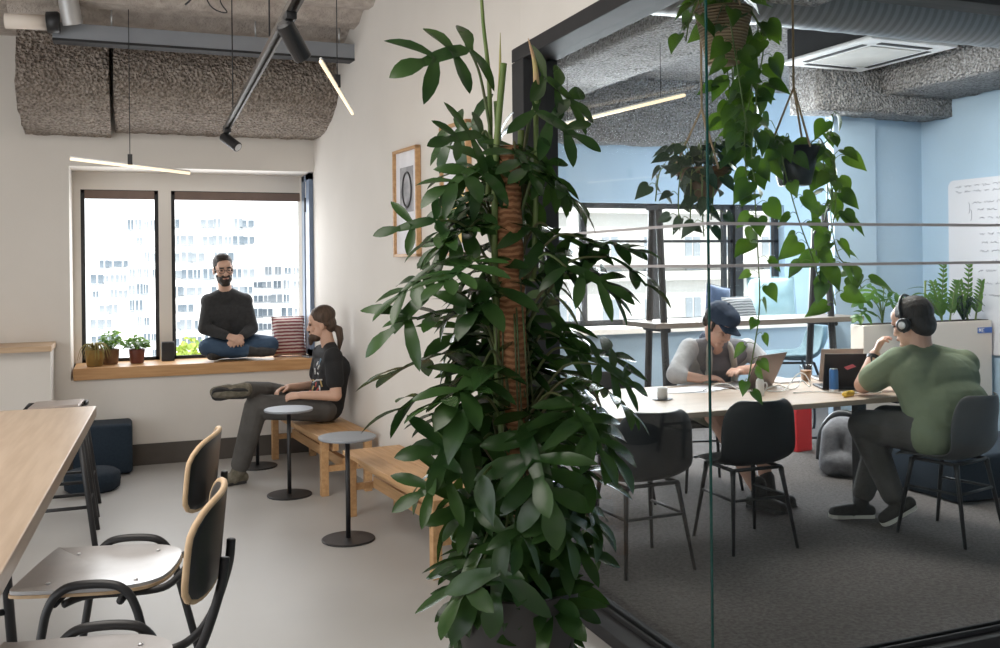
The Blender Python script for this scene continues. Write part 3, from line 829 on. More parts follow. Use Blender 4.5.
        obj('apron', box(nb(), (-.1, -Ln / 2 + .03, .30), (-.06, Ln / 2 - .03, .372)), 'oak', b, bevel=.002)
        return b
    bench(6.36, 7.86, 'oak bench along the wall that the man in the black t-shirt sits on')
    bench(4.45, 5.90, 'empty oak bench along the wall, half hidden by the big split-leaf plant')

    # round side tables
    def side_table():
        t = thing('side_table', 'x', 'side table', (0, 0, 0), 0, 'small round pedestal tables by the benches')
        obj('base', lathe(nb(), [(0, 0), (.148, 0), (.15, .004), (.15, .008), (.146, .011), (.02, .013), (0, .013)], 40), 'black', t, smooth=False)
        obj('pole', tube(nb(), [(0, 0, .01), (0, 0, .575)], .0135, 14), 'black', t, smooth=True)
        obj('top', lathe(nb(), [(0, .572), (.16, .572), (.163, .576), (.163, .582), (.16, .586), (0, .586)], 40), 'steelblue', t)
        return t
    t = side_table(); t.location = (1.135, 5.33, 0); t['label'] = 'grey-topped pedestal side table nearest the plant, beside the empty bench'
    dup(t, (.99, 6.52, 0), 0, 'pedestal side table standing just in front of the lap of the man on the bench')
    dup(t, (.905, 7.55, 0), 0, 'pedestal side table nearest the window wall, its top behind the bench sitter\'s knee')

    # framed pictures on the wall
    def picture(ya, yb, za, zb, label, kind):
        ym = (ya + yb) / 2; w = (yb - ya) / 2 / math.cos(math.atan(.098)); h = (zb - za) / 2
        p = thing('picture_frame', label, 'picture', (wx(ym) - .003, ym, (za + zb) / 2), math.atan(.098), 'oak-framed prints on the wall')
        bm = nb(); t = .018
        box(bm, (-.032, -w, -h), (0, -w + t, h)); box(bm, (-.032, w - t, -h), (0, w, h)); box(bm, (-.032, -w, h - t), (0, w, h)); box(bm, (-.032, -w, -h), (0, w, -h + t))
        obj('frame', bm, 'oak', p)
        pr = obj('print', box(nb(), (-.012, -w + t, -h + t), (-.004, w - t, h - t)), 'paper', p)
        if kind == 0:
            bm = box(nb(), (-.014, -w * .55, -.06), (-.0125, w * .55, h * .66)); obj('photo', bm, 'photo', pr)
            bm = nb()
            ringp = [(-.0155, .075 * math.cos(a) - .01, .08 + .11 * math.sin(a)) for a in [2 * PI * i / 40 for i in range(41)]]
            tube(bm, ringp, .007, 6, False); obj('drawn_ring', bm, 'black', pr, smooth=True)
        else:
            obj('colour_field', box(nb(), (-.014, -w * .6, -.3), (-.0125, w * .6, .02)), 'pyel', pr)
    picture(5.62, 6.03, 1.60, 2.285, 'narrow oak frame with a dark ring in a grey print, further from the plant', 0)
    picture(4.89, 5.26, 1.60, 2.34, 'oak frame with a yellow block on white, partly behind the plant leaves', 1)

    # things on the window seat
    def pot_plant(name, label, loc, rad, h, pm_, lm, seed, nl, spread, hh, ls):
        rng = random.Random(seed)
        t = thing(name, label, 'plant', loc, 0, 'potted plants on the window seat')
        obj('pot', lathe(nb(), [(0, 0), (rad * .78, 0), (rad * .84, .01), (rad, h * .9), (rad, h), (rad * .88, h), (rad * .86, h * .85), (0, h * .85)], 24), pm_, t, smooth=True)
        obj('soil', lathe(nb(), [(rad * .86, h * .86), (0, h * .9)], 16), 'soil', t)
        bl, bs = nb(), nb()
        for i in range(nl):
            a = rng.uniform(0, 2 * PI); q = math.sqrt(rng.random()) * spread; z = h + hh * rng.uniform(.15, 1) * (1 - .5 * (q / spread) ** 2)
            p = V((q * math.cos(a), q * math.sin(a), z))
            if i % 3 == 0: tube(bs, smooth_path([(p.x * .15, p.y * .15, h * .85), (p.x * .5, p.y * .5, (h + z) / 2), p], 3), .0025, 5)
            d = V((math.cos(a), math.sin(a), rng.uniform(-.7, .6)))
            heart_leaf(bl, frame_at(p, d, (rng.uniform(-.5, .5), rng.uniform(-.9, .1), 1)), ls * rng.uniform(.7, 1.2), rng)
        obj('stem', bs, 'stem', t, smooth=True); obj('foliage', bl, lm, t, smooth=True)
        return t
    pot_plant('potted_herb', 'bushy green plant in a plain red-brown pot between the window edge and pillar', (.045, 8.22, .78), .062, .115, 'redpot', 'leaf3', 3, 80, .085, .115, .045)
    pot_plant('potted_herb', 'dark leafy plant in a brown pot standing behind the ochre pot of strappy leaves', (-.155, 8.25, .78), .07, .12, 'brownpot', 'leaf3', 5, 80, .08, .15, .042)
    t = pot_plant('potted_spider_plant', 'ochre pot with drooping dry strap leaves at the left end of the window seat', (-.265, 8.12, .78), .072, .13, 'yelpot', 'leafy', 7, 6, .05, .05, .05)
    rng = random.Random(4); bm = nb()
    for i in range(26):
        a = rng.uniform(0, 2 * PI) if i % 2 else rng.uniform(-1.6, .3); q = rng.uniform(.07, .11)
        pts = smooth_path([(0, 0, .12), (q * .5 * math.cos(a), q * .5 * math.sin(a), .18), (q * math.cos(a), q * math.sin(a), .14), (q * 1.25 * math.cos(a), q * 1.25 * math.sin(a), .05 + rng.random() * .03)], 4)
        tube(bm, pts, [.006 - .0004 * k for k in range(len(pts))], 5)
    obj('strap_leaves', bm, 'leafy', t, smooth=True)
    s = thing('speaker', 'small black box speaker on the window seat against the white window pillar', 'speaker', (.285, 8.32, .78))
    obj('body', box(nb(), (-.05, -.045, 0), (.05, .045, .155)), 'blacks', s, bevel=.004)
    obj('grille', box(nb(), (-.043, -.049, .008), (.043, -.0455, .147)), 'chairblk', s)
    def cushion(name, label, loc, rot, w, h, d, mat, group=None):
        c = thing(name, label, 'cushion', loc, 0, group); c.rotation_euler = rot
        bm = nb(); n = 14; top = []; bot = []
        for j in range(n + 1):
            ra, rb = [], []
            for i in range(n + 1):
                u, v = i / n * 2 - 1, j / n * 2 - 1
                t = (max(0, 1 - u ** 4) * max(0, 1 - v ** 4)) ** .5
                px = u * w / 2 * (1 - .05 * (1 - v * v) * abs(u)); pz = v * h / 2 * (1 - .05 * (1 - u * u) * abs(v))
                wr = noise.noise(V((u * 3, v * 3, w * 9))) * .01 * t
                ra.append(bm.verts.new((px, -t * d / 2 + wr, pz + h / 2))); rb.append(bm.verts.new((px, t * d / 2 + wr, pz + h / 2)))
            top.append(ra); bot.append(rb)
        for j in range(n):
            for i in range(n):
                bm.faces.new((top[j][i], top[j][i + 1], top[j + 1][i + 1], top[j + 1][i])); bm.faces.new((bot[j][i + 1], bot[j][i], bot[j + 1][i], bot[j + 1][i + 1]))
        bmesh.ops.remove_doubles(bm, verts=bm.verts, dist=.0006)
        obj('cover', bm, mat, c, smooth=True)
        sm = [V((-w / 2, 0, 0)), V((w / 2, 0, 0)), V((w / 2, 0, h)), V((-w / 2, 0, h)), V((-w / 2, 0, 0))]
        obj('piping', tube(nb(), sm, .004, 6), mat, c, smooth=True)
        return c
    cushion('cushion', 'red and cream striped cushion leaning in the window corner beside the sitting man', (1.262, 8.20, .784), (R(-13), 0, R(3)), .275, .34, .11, 'stripe')
    f = thing('phone', 'small pale device lying on the window seat right of the striped cushion', 'phone', (1.395, 8.045, .78), R(20))
    obj('body', box(nb(), (-.035, -.06, 0), (.035, .06, .014)), 'steelblue', f, bevel=.003)
    obj('screen', box(nb(), (-.031, -.055, .0142), (.031, .055, .0155)), 'blacks', f)
    return cushion
cushion = hall()

def hall_ceiling():
    # channel, pipe, wires
    c = thing('ceiling_channel', 'long grey metal channel hung under the ribbed ceiling before the concrete beam', 'cable channel', (.5, 6.95, 3.06))
    obj('trough', prism(nb(), [(-.07, .005), (.07, .005), (.07, .11), (.05, .11), (.05, .02), (-.05, .02), (-.05, .11), (-.07, .11)], -.96, 1.07, 'X'), 'steelblue', c, bevel=.003)
    obj('lower_lip', box(nb(), (-.96, -.075, -.012), (1.05, .05, .0045)), 'frame', c)
    for x in (-.6, .35, .95): obj('hanger', tube(nb(), [(x, 0, .1), (x, 0, .30)], .006), 'zinc', c, smooth=True)
    p = thing('vent_pipe', 'pale metal pipe coming down from the ceiling at the left end of the channel', 'pipe', (-.33, 6.78, 3.14))
    obj('pipe', tube(nb(), smooth_path([(-.06, -.25, .42), (-.035, -.1, .22), (-.01, -.02, .05), (0, 0, .0)], 6), .062, 24), 'pipe', p, smooth=True)
    obj('rubber_joint', tube(nb(), [(-.155, .03, .005), (-.085, .025, .01), (-.08, .025, .01)], [.068, .07, .06], 20), 'black', p, smooth=True)
    obj('wrapped_end', tube(nb(), [(-.40, .05, .0), (-.155, .03, .005)], .048, 18), 'cream', p, smooth=True)
    # track with two spots
    t = thing('track_light', 'slanting steel lighting track hung from the ceiling, carrying two black spotlights', 'track', (.625, 5.35, 2.545))
    t.rotation_euler = (0, 0, R(-1.15))
    d0, d1 = V((.0, 1.75, .0)), V((.0, -3.2, .0))
    bm = nb()
    for x in (-.016, .016): box(bm, (x - .006, -3.2, -.014), (x + .006, 1.75, .014))
    box(bm, (-.016, -3.2, .006), (.016, 1.75, .014))
    obj('rail', bm, 'railm', t)
    obj('end_cap', box(nb(), (-.024, 1.75, -.018), (.024, 1.79, .018)), 'black', t)
    for y in (1.2, -.9): obj('hanger', tube(nb(), [(0, y, .014), (0, y, .82)], .004, 8), 'black', t, smooth=True)
    def spot(label, loc, d):
        s = thing('spotlight', label, 'spotlight', loc, 0, 'black spotlights on the ceiling track')
        d = V(d).normalized()
        obj('adapter', box(nb(), (-.022, -.05, -.03), (.022, .05, .0)), 'black', s, bevel=.004)
        obj('arm', tube(nb(), [(0, 0, -.03), (0, 0, -.075)], .011, 10), 'black', s, smooth=True)
        c0 = V((0, 0, -.075)) - d * .05; L = .16
        obj('barrel', tube(nb(), [c0, c0 + d * .01, c0 + d * L, c0 + d * (L + .004)], [.026, .036, .036, .033], 24), 'blacks', s, smooth=False)
        obj('lens', tube(nb(), [c0 + d * (L - .01), c0 + d * (L + .0055)], .028, 20), 'zinc', s)
    spot('black spotlight at the far low end of the track, aimed down towards the bench wall', (.655, 7.02, 2.531), (.45, -.45, -.42))
    spot('larger-looking black spotlight high on the track close to the top edge of the picture', (.588, 3.75, 2.531), (.36, .28, -.50))
    # linear lamps
    def linear(label, a, b, hang, top):
        a, b, hang = V(a), V(b), V(hang)
        mid = (a + b) / 2
        l = thing('linear_pendant', label, 'lamp', mid, 0, 'thin linear pendant lamps')
        obj('light_tube', tube(nb(), [a - mid, b - mid], .009, 12), 'tube', l, smooth=True)
        dd = (b - a).normalized()
        obj('housing', tube(nb(), [a - mid + V((0, 0, .014)), b - mid + V((0, 0, .014))], .007, 8), 'white', l, smooth=True)
        obj('driver', box(nb(), (-.015, -.015, .0), (.015, .015, .07), Matrix.Translation(hang - mid + V((0, 0, .008)))), 'black', l)
        obj('cable', tube(nb(), [hang - mid + V((0, 0, .07)), V((hang.x, hang.y, top)) - mid], .003, 6), 'black', l, smooth=True)
    linear('thin glowing linear pendant hanging level in front of the two windows', (-.36, 6.85, 2.268), (.39, 6.85, 2.192), (.007, 6.85, 2.232), 3.29)
    linear('glowing linear pendant seen end-on beside the picture wall, right of the black spotlights', (.86, 4.55, 2.525), (1.35, 6.08, 2.53), (1.08, 5.235, 2.527), 3.4)
    # loose junction with wires
    w = thing('ceiling_junction', 'small junction box with loose black wires under the ribbed ceiling', 'junction box', (.73, 6.0, 3.31))
    obj('box', box(nb(), (-.10, -.06, 0), (.06, .06, .045)), 'zinc', w, bevel=.006)
    bm = nb()
    tube(bm, smooth_path([(-.1, 0, .02), (-.2, 0, -.02), (-.3, .02, .03), (-.36, .05, -.12), (-.40, .1, -.16)], 6), .006, 8)
    tube(bm, smooth_path([(-.1, 0, .03), (-.2, .03, -.12), (-.16, .05, -.2), (-.26, .06, -.16), (-.32, .08, .03)], 6), .004, 8)
    tube(bm, smooth_path([(-.1, -.02, .03), (-.6, .1, .1), (-.75, .2, -.02), (-.78, .25, -.12)], 6), .004, 8)
    obj('wire', bm, 'black', w, smooth=True)

hall_ceiling()

# ------------------------------------------------------------------ meeting room furniture
def shell_chair(label, loc, rz, mat='chairblk', group='dark shell chairs round the meeting table'):
    c = thing('shell_chair', label, 'chair', loc, rz, group)
    prof = [(.215, .452), (.19, .462), (.12, .455), (.03, .444), (-.07, .441), (-.14, .455), (-.185, .49), (-.212, .545), (-.232, .62), (-.248, .70), (-.262, .775), (-.268, .815)]
    wid = [.17, .205, .222, .228, .23, .232, .234, .235, .233, .226, .20, .135]
    bm = nb(); nu = 12; rows = []
    for k, ((y, z), w) in enumerate(zip(prof, wid)):
        row = []
        for i in range(nu + 1):
            u = i / nu * 2 - 1; t = k / (len(prof) - 1)
            e = abs(u) ** 3
            sd = .0 if t < .05 else min(1, (t - .05) / .35)
            z2 = z + .045 * e * sd * (1 - min(1, max(0, t - .5) * 2)) - (.02 * e if t < .15 else 0)
            y2 = y + .085 * u * u * max(0, min(1, (t - .45) / .3))
            row.append(bm.verts.new((u * w, y2, z2)))
        rows.append(row)
    for a, b in zip(rows, rows[1:]):
        for i in range(nu): bm.faces.new((a[i], a[i + 1], b[i + 1], b[i]))
    obj('shell', bm, mat, c, smooth=True, solid=.012, subd=1)
    lm = 'black'
    for sx in (-1, 1):
        for sy in (-1, 1):
            bm = nb(); top = V((sx * .15, sy * .13 - .01, .432)); ft = V((sx * .20, sy * .20 - .015, 0))
            tube(bm, [top, top.lerp(ft, .12), ft], [.016, .013, .0095], 10); obj('leg', bm, lm, c, smooth=True)
    def at(sx, sy, t): return V((sx * .15, sy * .13 - .01, .432)).lerp(V((sx * .20, sy * .20 - .015, 0)), t)
    for a, b in (((-1, -1), (-1, 1)), ((1, -1), (1, 1)), ((-1, -1), (1, -1))):
        obj('stretcher', tube(nb(), [at(*a, .36), at(*b, .36)], .008, 8), lm, c, smooth=True)
    bm = nb(); tube(bm, [at(-1, -1, 0), at(1, -1, 0)], .010); tube(bm, [at(-1, 1, 0), at(1, 1, 0)], .010); tube(bm, [at(-1, -1, 0), at(-1, 1, 0)], .01); tube(bm, [at(1, -1, 0), at(1, 1, 0)], .01)
    obj('seat_frame', bm, lm, c, smooth=True)
    return c

def meeting():
    t = thing('meeting_table', 'long wooden meeting table with black trestle legs behind the glass', 'table', (3.18, 4.82, 0))
    obj('tabletop', box(nb(), (-1.1, -.51, .725), (1.30, .49, .755)), 'tabletop', t, bevel=.004)
    for x in (-1.03, 1.06):
        for y in ((-.4, .4) if x < 0 else (-.08,)): obj('leg', box(nb(), (x - .03, y - .03, 0), (x + .03, y + .03, .70)), 'black', t)
        obj('crossbar', box(nb(), (x - .03, -.43, .70), (x + .03, .43, .725)), 'black', t)
    shell_chair('empty dark shell chair facing the table, half behind the plant leaves', (2.425, 4.32, 0), R(2))
    shell_chair('empty black shell chair at the table in front of the man in the navy cap', (3.14, 4.42, 0), R(-2))
    shell_chair('dark grey shell chair that the man in the green t-shirt sits on', (4.275, 4.085, 0), R(13), 'chairgry')
    shell_chair('empty dark shell chair across the table, beside the man in the cap', (2.92, 5.50, 0), R(176))
    shell_chair('dark shell chair under the man in the navy cap on the far side', (3.68, 5.62, 0), R(168))

    # high desk with trestle frames
    t = thing('standing_desk', 'high narrow desk of dark wood on tall black A-frames before the windows', 'desk', (4.536, 6.3, 0))
    obj('desktop', box(nb(), (-.975, -.25, 1.06), (.94, .25, 1.10)), 'deskw', t, bevel=.003)
    for x in (-.82, .72):
        for y in (-.28, .28):
            f = y / .28
            bm = tube(nb(), [(x + .06 * f, y, 0), (x, f * .05, 1.95)], .028, 8); obj('leg', bm, 'black', t)
        obj('crossbar', tube(nb(), [(x, -.18, 1.042), (x, .18, 1.042)], .018, 8), 'black', t)
        obj('top_cap', box(nb(), (x - .03, -.085, 1.945), (x + .03, .085, 1.98)), 'black', t)
    # teal lounge chair on a sled base
    c = thing('lounge_chair', 'grey-teal shell chair on a black sled base near the pier', 'chair', (5.50, 7.0, 0), R(66))
    prof = [(.27, .69), (.20, .70), (.05, .68), (-.10, .675), (-.2, .70), (-.26, .78), (-.3, .87), (-.32, .935), (-.32, .965)]
    wid = [.22, .25, .27, .28, .285, .285, .28, .24, .18]
    bm = nb(); rows = []
    for k, ((y, z), w) in enumerate(zip(prof, wid)):
        rows.append([bm.verts.new((u / 5 * w, y + .1 * (u / 5) ** 2 * min(1, max(0, (k - 3) / 3)), z + .05 * abs(u / 5) ** 3 * (1 if 1 < k < 6 else .2))) for u in range(-5, 6)])
    for a, b in zip(rows, rows[1:]):
        for i in range(10): bm.faces.new((a[i], a[i + 1], b[i + 1], b[i]))
    obj('shell', bm, 'teal', c, smooth=True, solid=.03, subd=1)
    for s in (-1, 1):
        obj('sled_leg', tube(nb(), smooth_path([(s * .2, .2, .655), (s * .24, .27, .3), (s * .25, .28, .02), (s * .25, .2, .012), (s * .25, -.2, .012), (s * .25, -.27, .02), (s * .24, -.26, .3), (s * .2, -.15, .655)], 4), .012, 8), 'black', c, smooth=True)
    obj('seat_frame', tube(nb(), [(-.2, .2, .655), (.2, .2, .655), (.2, -.15, .655), (-.2, -.15, .655), (-.2, .2, .655)], .01, 8), 'black', c, smooth=True)
    # cushions on the deep sill
    cushion('cushion', 'pale teal cushion leaning against the window frame behind the high desk', (6.12, 8.06, .935), (R(-14), 0, R(-24)), .48, .46, .15, 'tealc', 'cushions on the meeting room sill')
    cushion('cushion', 'grey striped cushion on the sill directly beside the pale teal one', (5.70, 7.98, .935), (R(-20), 0, R(14)), .42, .27, .14, 'stripeg', 'cushions on the meeting room sill')
    cushion('cushion', 'small navy cushion on the sill directly behind the navy cap of the typing man', (5.52, 8.17, .935), (R(-10), R(12), R(5)), .30, .38, .12, 'navycap', 'cushions on the meeting room sill')

    # laptops
    def laptop(label, loc, rz, mat, open_=105, w=.33, d=.23, logo=None):
        l = thing('laptop', label, 'laptop', loc, rz, 'laptops on the meeting table')
        obj('base', box(nb(), (-w / 2, -d / 2, 0), (w / 2, d / 2, .014)), mat, l, bevel=.004)
        obj('keyboard', box(nb(), (-w * .42, -.01, .0141), (w * .42, d * .42, .0152)), 'blacks', l)
        m = Matrix.Translation((0, -d / 2, .014)) @ Matrix.Rotation(R(-(open_ - 90)) * -1, 4, 'X')
        lid = obj('lid', box(nb(), (-w / 2, -.006, 0), (w / 2, 0, d)), mat, l, bevel=.003)
        lid.matrix_local = m
        obj('screen', box(nb(), (-w * .46, .0002, .012), (w * .46, .0012, d - .01)), 'blacks', lid)
        if logo: obj('sticker', prism(nb(), [(-.032, .135), (.02, .155), (.042, .138), (.015, .128), (-.01, .117)], -.0075, -.0062, 'Y'), logo, lid)
    # lids hinge on the local -Y side
    laptop('brownish metal laptop being typed on by the man in the navy cap', (3.62, 5.08, .755), R(22), 'lapt', 116)
    laptop('black laptop with a pink sticker in front of the man in the green t-shirt', (4.13, 4.765, .755), R(-24), 'lapb', 104, .30, .22, 'sticker')
    laptop('silver-brown laptop standing open behind the black one', (4.38, 5.13, .755), R(-20), 'laps', 104, .28, .21)
    # bottle with sticks
    b = thing('reed_bottle', 'small white bottle with wooden sticks and a curled handle on the table', 'bottle', (3.47, 4.70, .755))
    obj('bottle', lathe(nb(), [(0, 0), (.022, 0), (.0245, .004), (.0245, .075), (.021, .09), (.012, .1), (.0115, .108), (.014, .112), (.014, .118), (.009, .118), (0, .11)], 24), 'white', b, smooth=True)
    obj('handle', tube(nb(), smooth_path([(.022, 0, .07), (.045, 0, .07), (.05, 0, .045), (.035, 0, .025), (.023, 0, .02)], 4), .004, 8), 'white', b, smooth=True)
    bm = nb()
    for i, (dx, dy) in enumerate(((-.008, 0), (-.003, .006), (.004, -.004), (-.006, -.006))): tube(bm, [(0, 0, .09), (dx, dy, .178 - .004 * i)], .0032, 6)
    obj('stick', bm, 'edge', b, smooth=True)
    c = thing('iced_coffee', 'clear plastic cup half full of milky coffee on the far table edge', 'cup', (4.145, 5.12, .755))
    obj('cup', lathe(nb(), [(0, .0), (.03, .0), (.042, .10), (.045, .102), (.0435, .104), (.041, .101), (.029, .002)], 24), 'clear', c, smooth=True)
    obj('coffee', lathe(nb(), [(0, .004), (.0285, .004), (.0365, .072), (0, .072)], 24), 'coffee', c, smooth=False)
    k = thing('drink_can', 'slim blue and silver drink can on the table left of the black laptop', 'can', (3.945, 4.62, .755))
    obj('body', lathe(nb(), [(0, 0), (.022, 0), (.0265, .008), (.0265, .128), (.022, .138), (.021, .14), (0, .137)], 24), 'can', k, smooth=True)
    bm = nb(); prism(bm, [(-.0275, .03), (-.01, .03), (.012, .11), (-.012, .11)], -.004, .004, 'Y'); obj('silver_panel', lathe(nb(), [(.0268, .0), (.0268, .018), (.0262, .02)], 24), 'silver', k, smooth=True); bm.free()
    obj('lid', lathe(nb(), [(.021, .1395), (.0225, .141), (.02, .1425), (0, .1405)], 20), 'silver', k, smooth=True)
    y = thing('toy_banana', 'small yellow object lying on the table edge in front of the black laptop', 'toy', (3.88, 4.42, .755), R(8))
    bm = nb(); caps(bm, (-.03, 0, .017), (.028, .004, .02), .017, .018); caps(bm, (-.02, -.008, .03), (.01, 0, .031), .008, .007); obj('body', bm, 'yellow', y, smooth=True)
    obj('stalk', caps(nb(), (.028, .004, .022), (.052, .008, .024), .009, .006), 'edge', y, smooth=True)
    p = thing('paper_stack', 'loose white papers under the forearms of the man in the cap', 'paper', (3.20, 5.05, .755), R(-6))
    for i in range(4): obj('sheet', box(nb(), (-.15, -.1, .0005 + .0015 * i), (.15, .11, .0015 + .0015 * i), Matrix.Translation((.05 * i - .06, .01 * i, 0)) @ Matrix.Rotation(R(9 * i - 12), 4, 'Z')), 'paper', p)
    n = thing('notebook', 'grey-white notebook lying flat between the brown laptop and the coffee cup', 'notebook', (4.0, 5.2, .755), R(4))
    obj('cover', box(nb(), (-.11, -.12, 0), (.08, .12, .012)), 'paper', n, bevel=.003)
    obj('band', box(nb(), (.05, -.121, -.0), (.056, .121, .0128)), 'steelblue', n)
    w = thing('white_cup', 'white block-shaped cup on the table behind the left empty chair', 'cup', (2.86, 4.79, .755))
    obj('body', lathe(nb(), [(0, 0), (.026, 0), (.03, .004), (.03, .068), (.028, .07), (.026, .066), (0, .06)], 20), 'white', w, smooth=True)
    obj('saucer', lathe(nb(), [(0, -.0), (.045, .0), (.06, .005), (.058, .007), (0, .004)], 24), 'blacks', w, smooth=True)
    # cable tangle
    rng = random.Random(5); bm = nb()
    pts = [(3.60, 4.80, .762), (3.66, 4.74, .764), (3.75, 4.78, .80), (3.82, 4.80, .85), (3.91, 4.84, .84), (3.92, 4.80, .78), (3.93, 4.84, .77), (3.91, 4.87, .80), (3.86, 4.85, .765), (3.76, 4.80, .762), (3.68, 4.80, .79), (3.62, 4.85, .765)]
    tube(bm, smooth_path(pts, 6), .004, 7)
    pts = [(3.68, 4.66, .761), (3.80, 4.66, .761), (3.92, 4.58, .761), (4.05, 4.5, .761), (4.16, 4.46, .761)]
    tube(bm, smooth_path(pts, 6), .0035, 7)
    pts = [(3.25, 4.97, .762), (3.32, 4.93, .80), (3.40, 4.92, .80), (3.44, 4.88, .77), (3.47, 4.83, .765), (3.56, 4.80, .764)]
    tube(bm, smooth_path(pts, 6), .0035, 7)
    o = obj('white_cable', bm, 'wire', None, smooth=True); tag(o, 'tangled white charging cable looping over the meeting table', 'cable')
    # backpack
    b = thing('backpack', 'grey backpack with black straps standing on the carpet under the table end', 'backpack', (4.76, 5.48, 0), R(-50))
    sh = [('c', (x, y, .085), (x * .85, y, .31), .085, .075) for x in (-.085, .085) for y in (-.03, .03)] + [('c', (-.085, 0, .085), (.085, 0, .085), .085), ('e', (0, 0, .33), (.13, .095, .10)), ('c', (-.06, -.075, .12), (.06, -.075, .12), .065)]
    obj_ = blob('body', sh, 'bagg', b, .012, 6)
    obj('strap', tube(nb(), smooth_path([(-.07, .10, .40), (-.09, .18, .32), (-.1, .19, .18), (-.12, .14, .05), (-.14, .1, .02)], 5), .018, 8), 'blacks', b, smooth=True)
    obj('strap', tube(nb(), smooth_path([(.07, .10, .40), (.09, .18, .32), (.1, .19, .18), (.12, .14, .05), (.14, .1, .02)], 5), .018, 8), 'blacks', b, smooth=True)
    obj('panel', tube(nb(), smooth_path([(-.17, .03, .1), (-.15, .04, .3), (-.06, .05, .425), (.06, .05, .425), (.15, .04, .3), (.17, .03, .1)], 5), .03, 10), 'blacks', b, smooth=True)
    r = thing('red_bag', 'small red box on the carpet seen below the table edge', 'box', (5.07, 6.38, 0), R(10))
    obj('body', box(nb(), (-.09, -.08, 0), (.09, .08, .42)), 'red', r, bevel=.012)
    obj('lid', box(nb(), (-.095, -.085, .4205), (.095, .085, .44)), 'red', r, bevel=.006)
    # planter partition
    p = thing('planter_partition', 'long cream planter box dividing the room behind the man in green', 'planter', (5.85, 5.85, 0))
    obj('body', box(nb(), (-.70, -.15, .33), (.60, -.01, 1.055)), 'cream', p, bevel=.006)
    obj('plinth', box(nb(), (-.68, -.13, 0), (.58, -.03, .33)), 'cream', p)
    obj('soil', box(nb(), (-.68, -.135, 1.0555), (.58, -.025, 1.06)), 'soil', p)
    sg = obj('sign', box(nb(), (.445, -.156, .955), (.595, -.1505, 1.0)), 'signb', p)
    bm = nb(); z0, z1, yy, xo = .963, .992, -.1575, .455
    for (a, b_) in (((0, z0), (0, z1)), ((0, z1), (.01, z0 + .01)), ((.01, z0 + .01), (.02, z1)), ((.02, z1), (.02, z0)), ((.036, z0), (.036, z1)), ((.036, z1), (.054, z1)), ((.036, z0), (.054, z0)), ((.036, z0 + .015), (.05, z0 + .015))):
        tube(bm, [(xo + a[0], yy, a[1]), (xo + b_[0], yy, b_[1])], .0022, 6)
    obj('lettering', bm, 'white', sg)
    o = thing('ottoman', 'long dark navy upholstered block on the carpet behind the green man\'s chair', 'ottoman', (5.25, 4.85, 0), R(0))
    obj('body', box(nb(), (-.42, -.32, .01), (.75, .3, .30)), 'navy', o, bevel=.03, seg=3, smooth=True)
    obj('glide', box(nb(), (-.38, -.28, 0), (.7, .26, .012)), 'black', o)
    # plants in the planter
    rng = random.Random(8)
    def planter_plant(name, label, x, y, kind):
        t = thing(name, label, 'plant', (x, y, 1.06), 0, 'plants in the cream planter')
        bl, bs = nb(), nb()
        if kind == 'm':
            for az, rc, rz_, L in ((2.9, .10, .20, .15), (3.6, .13, .26, .15), (.3, .03, .30, .14), (2.0, .1, .3, .16), (4.4, .1, .2, .13), (-.5, .07, .24, .14), (3.2, .17, .1, .13)):
                tip = V((rc * math.cos(az), rc * math.sin(az), rz_))
                tube(bs, smooth_path([(0, 0, -.005), (tip.x * .3, tip.y * .3, rz_ * .6), tip], 4), .004, 6)
                lobed_leaf(bl, frame_at(tip, (math.cos(az), math.sin(az), -.35), (0, -.5, 1)), L, rng, 3, .15)
        elif kind == 't':
            tube(bs, [(0, 0, -.005), (.01, 0, .32)], .008, 7)
            for i in range(9):
                az = i * 2.4; z = .12 + .024 * i
                broad_leaf(bl, frame_at((.006, 0, z), (math.cos(az), math.sin(az), .15), (0, -.3, 1)), .16, rng, .1)
        elif kind == 'z':
            for k, (lx, ly, h) in enumerate(((-.10, 0, .30), (.03, .03, .44), (.08, -.04, .30), (-.17, -.02, .2))):
                pts = smooth_path([(lx * .2, ly, -.005), (lx * .6, ly, h * .5), (lx * 1.1, ly, h)], 6)
                tube(bs, pts, [.008 - .0004 * i for i in range(len(pts))], 6)
                for i, p_ in enumerate(pts[3:]):
                    for s in (-1, 1): broad_leaf(bl, frame_at(p_, (s * .8 + lx, -.15, .65), (0, -1, .3)), .085 - .004 * i, rng, .2)
        else:
            for i in range(40):
                az = rng.uniform(0, 2 * PI); q = rng.uniform(.08, .2); h = rng.uniform(.08, .2)
                pts = smooth_path([(0, 0, -.005), (q * .45 * math.cos(az), q * .45 * math.sin(az), h), (q * math.cos(az), q * math.sin(az), h * rng.uniform(.4, .9))], 5)
                tube(bl, pts, [.007 - .0005 * k for k in range(len(pts))], 4)
        obj('stem', bs, 'stem', t, smooth=True) if len(bs.verts) else bs.free()
        obj('foliage', bl, 'leaf2' if kind in 'mt' else 'leafd' if kind == 'g' else 'leaf3', t, smooth=True)
    planter_plant('monstera', 'split-leaf plant at the left end of the cream planter, beside the pier', 5.40, 5.77, 'm')
    planter_plant('rubber_plant', 'upright plant with flat narrow leaves behind the head of the man in green', 5.82, 5.77, 't')
    planter_plant('zz_plant', 'tall paired-leaf plant rising just right of the head of the man in green', 6.02, 5.77, 'z')
    planter_plant('spider_plant', 'dark spiky strap-leaf plant between two paired-leaf plants in the cream planter', 6.22, 5.765, 'g')
    planter_plant('zz_plant', 'glossy paired-leaf plant at the right end of the cream planter, by the whiteboard', 6.29, 5.77, 'z')
    # whiteboard with scribbled notes
    w = thing('mounted_whiteboard', 'white board with handwritten notes mounted on the light blue wall', 'whiteboard', (6.497, 5.35, 1.55))
    out = []
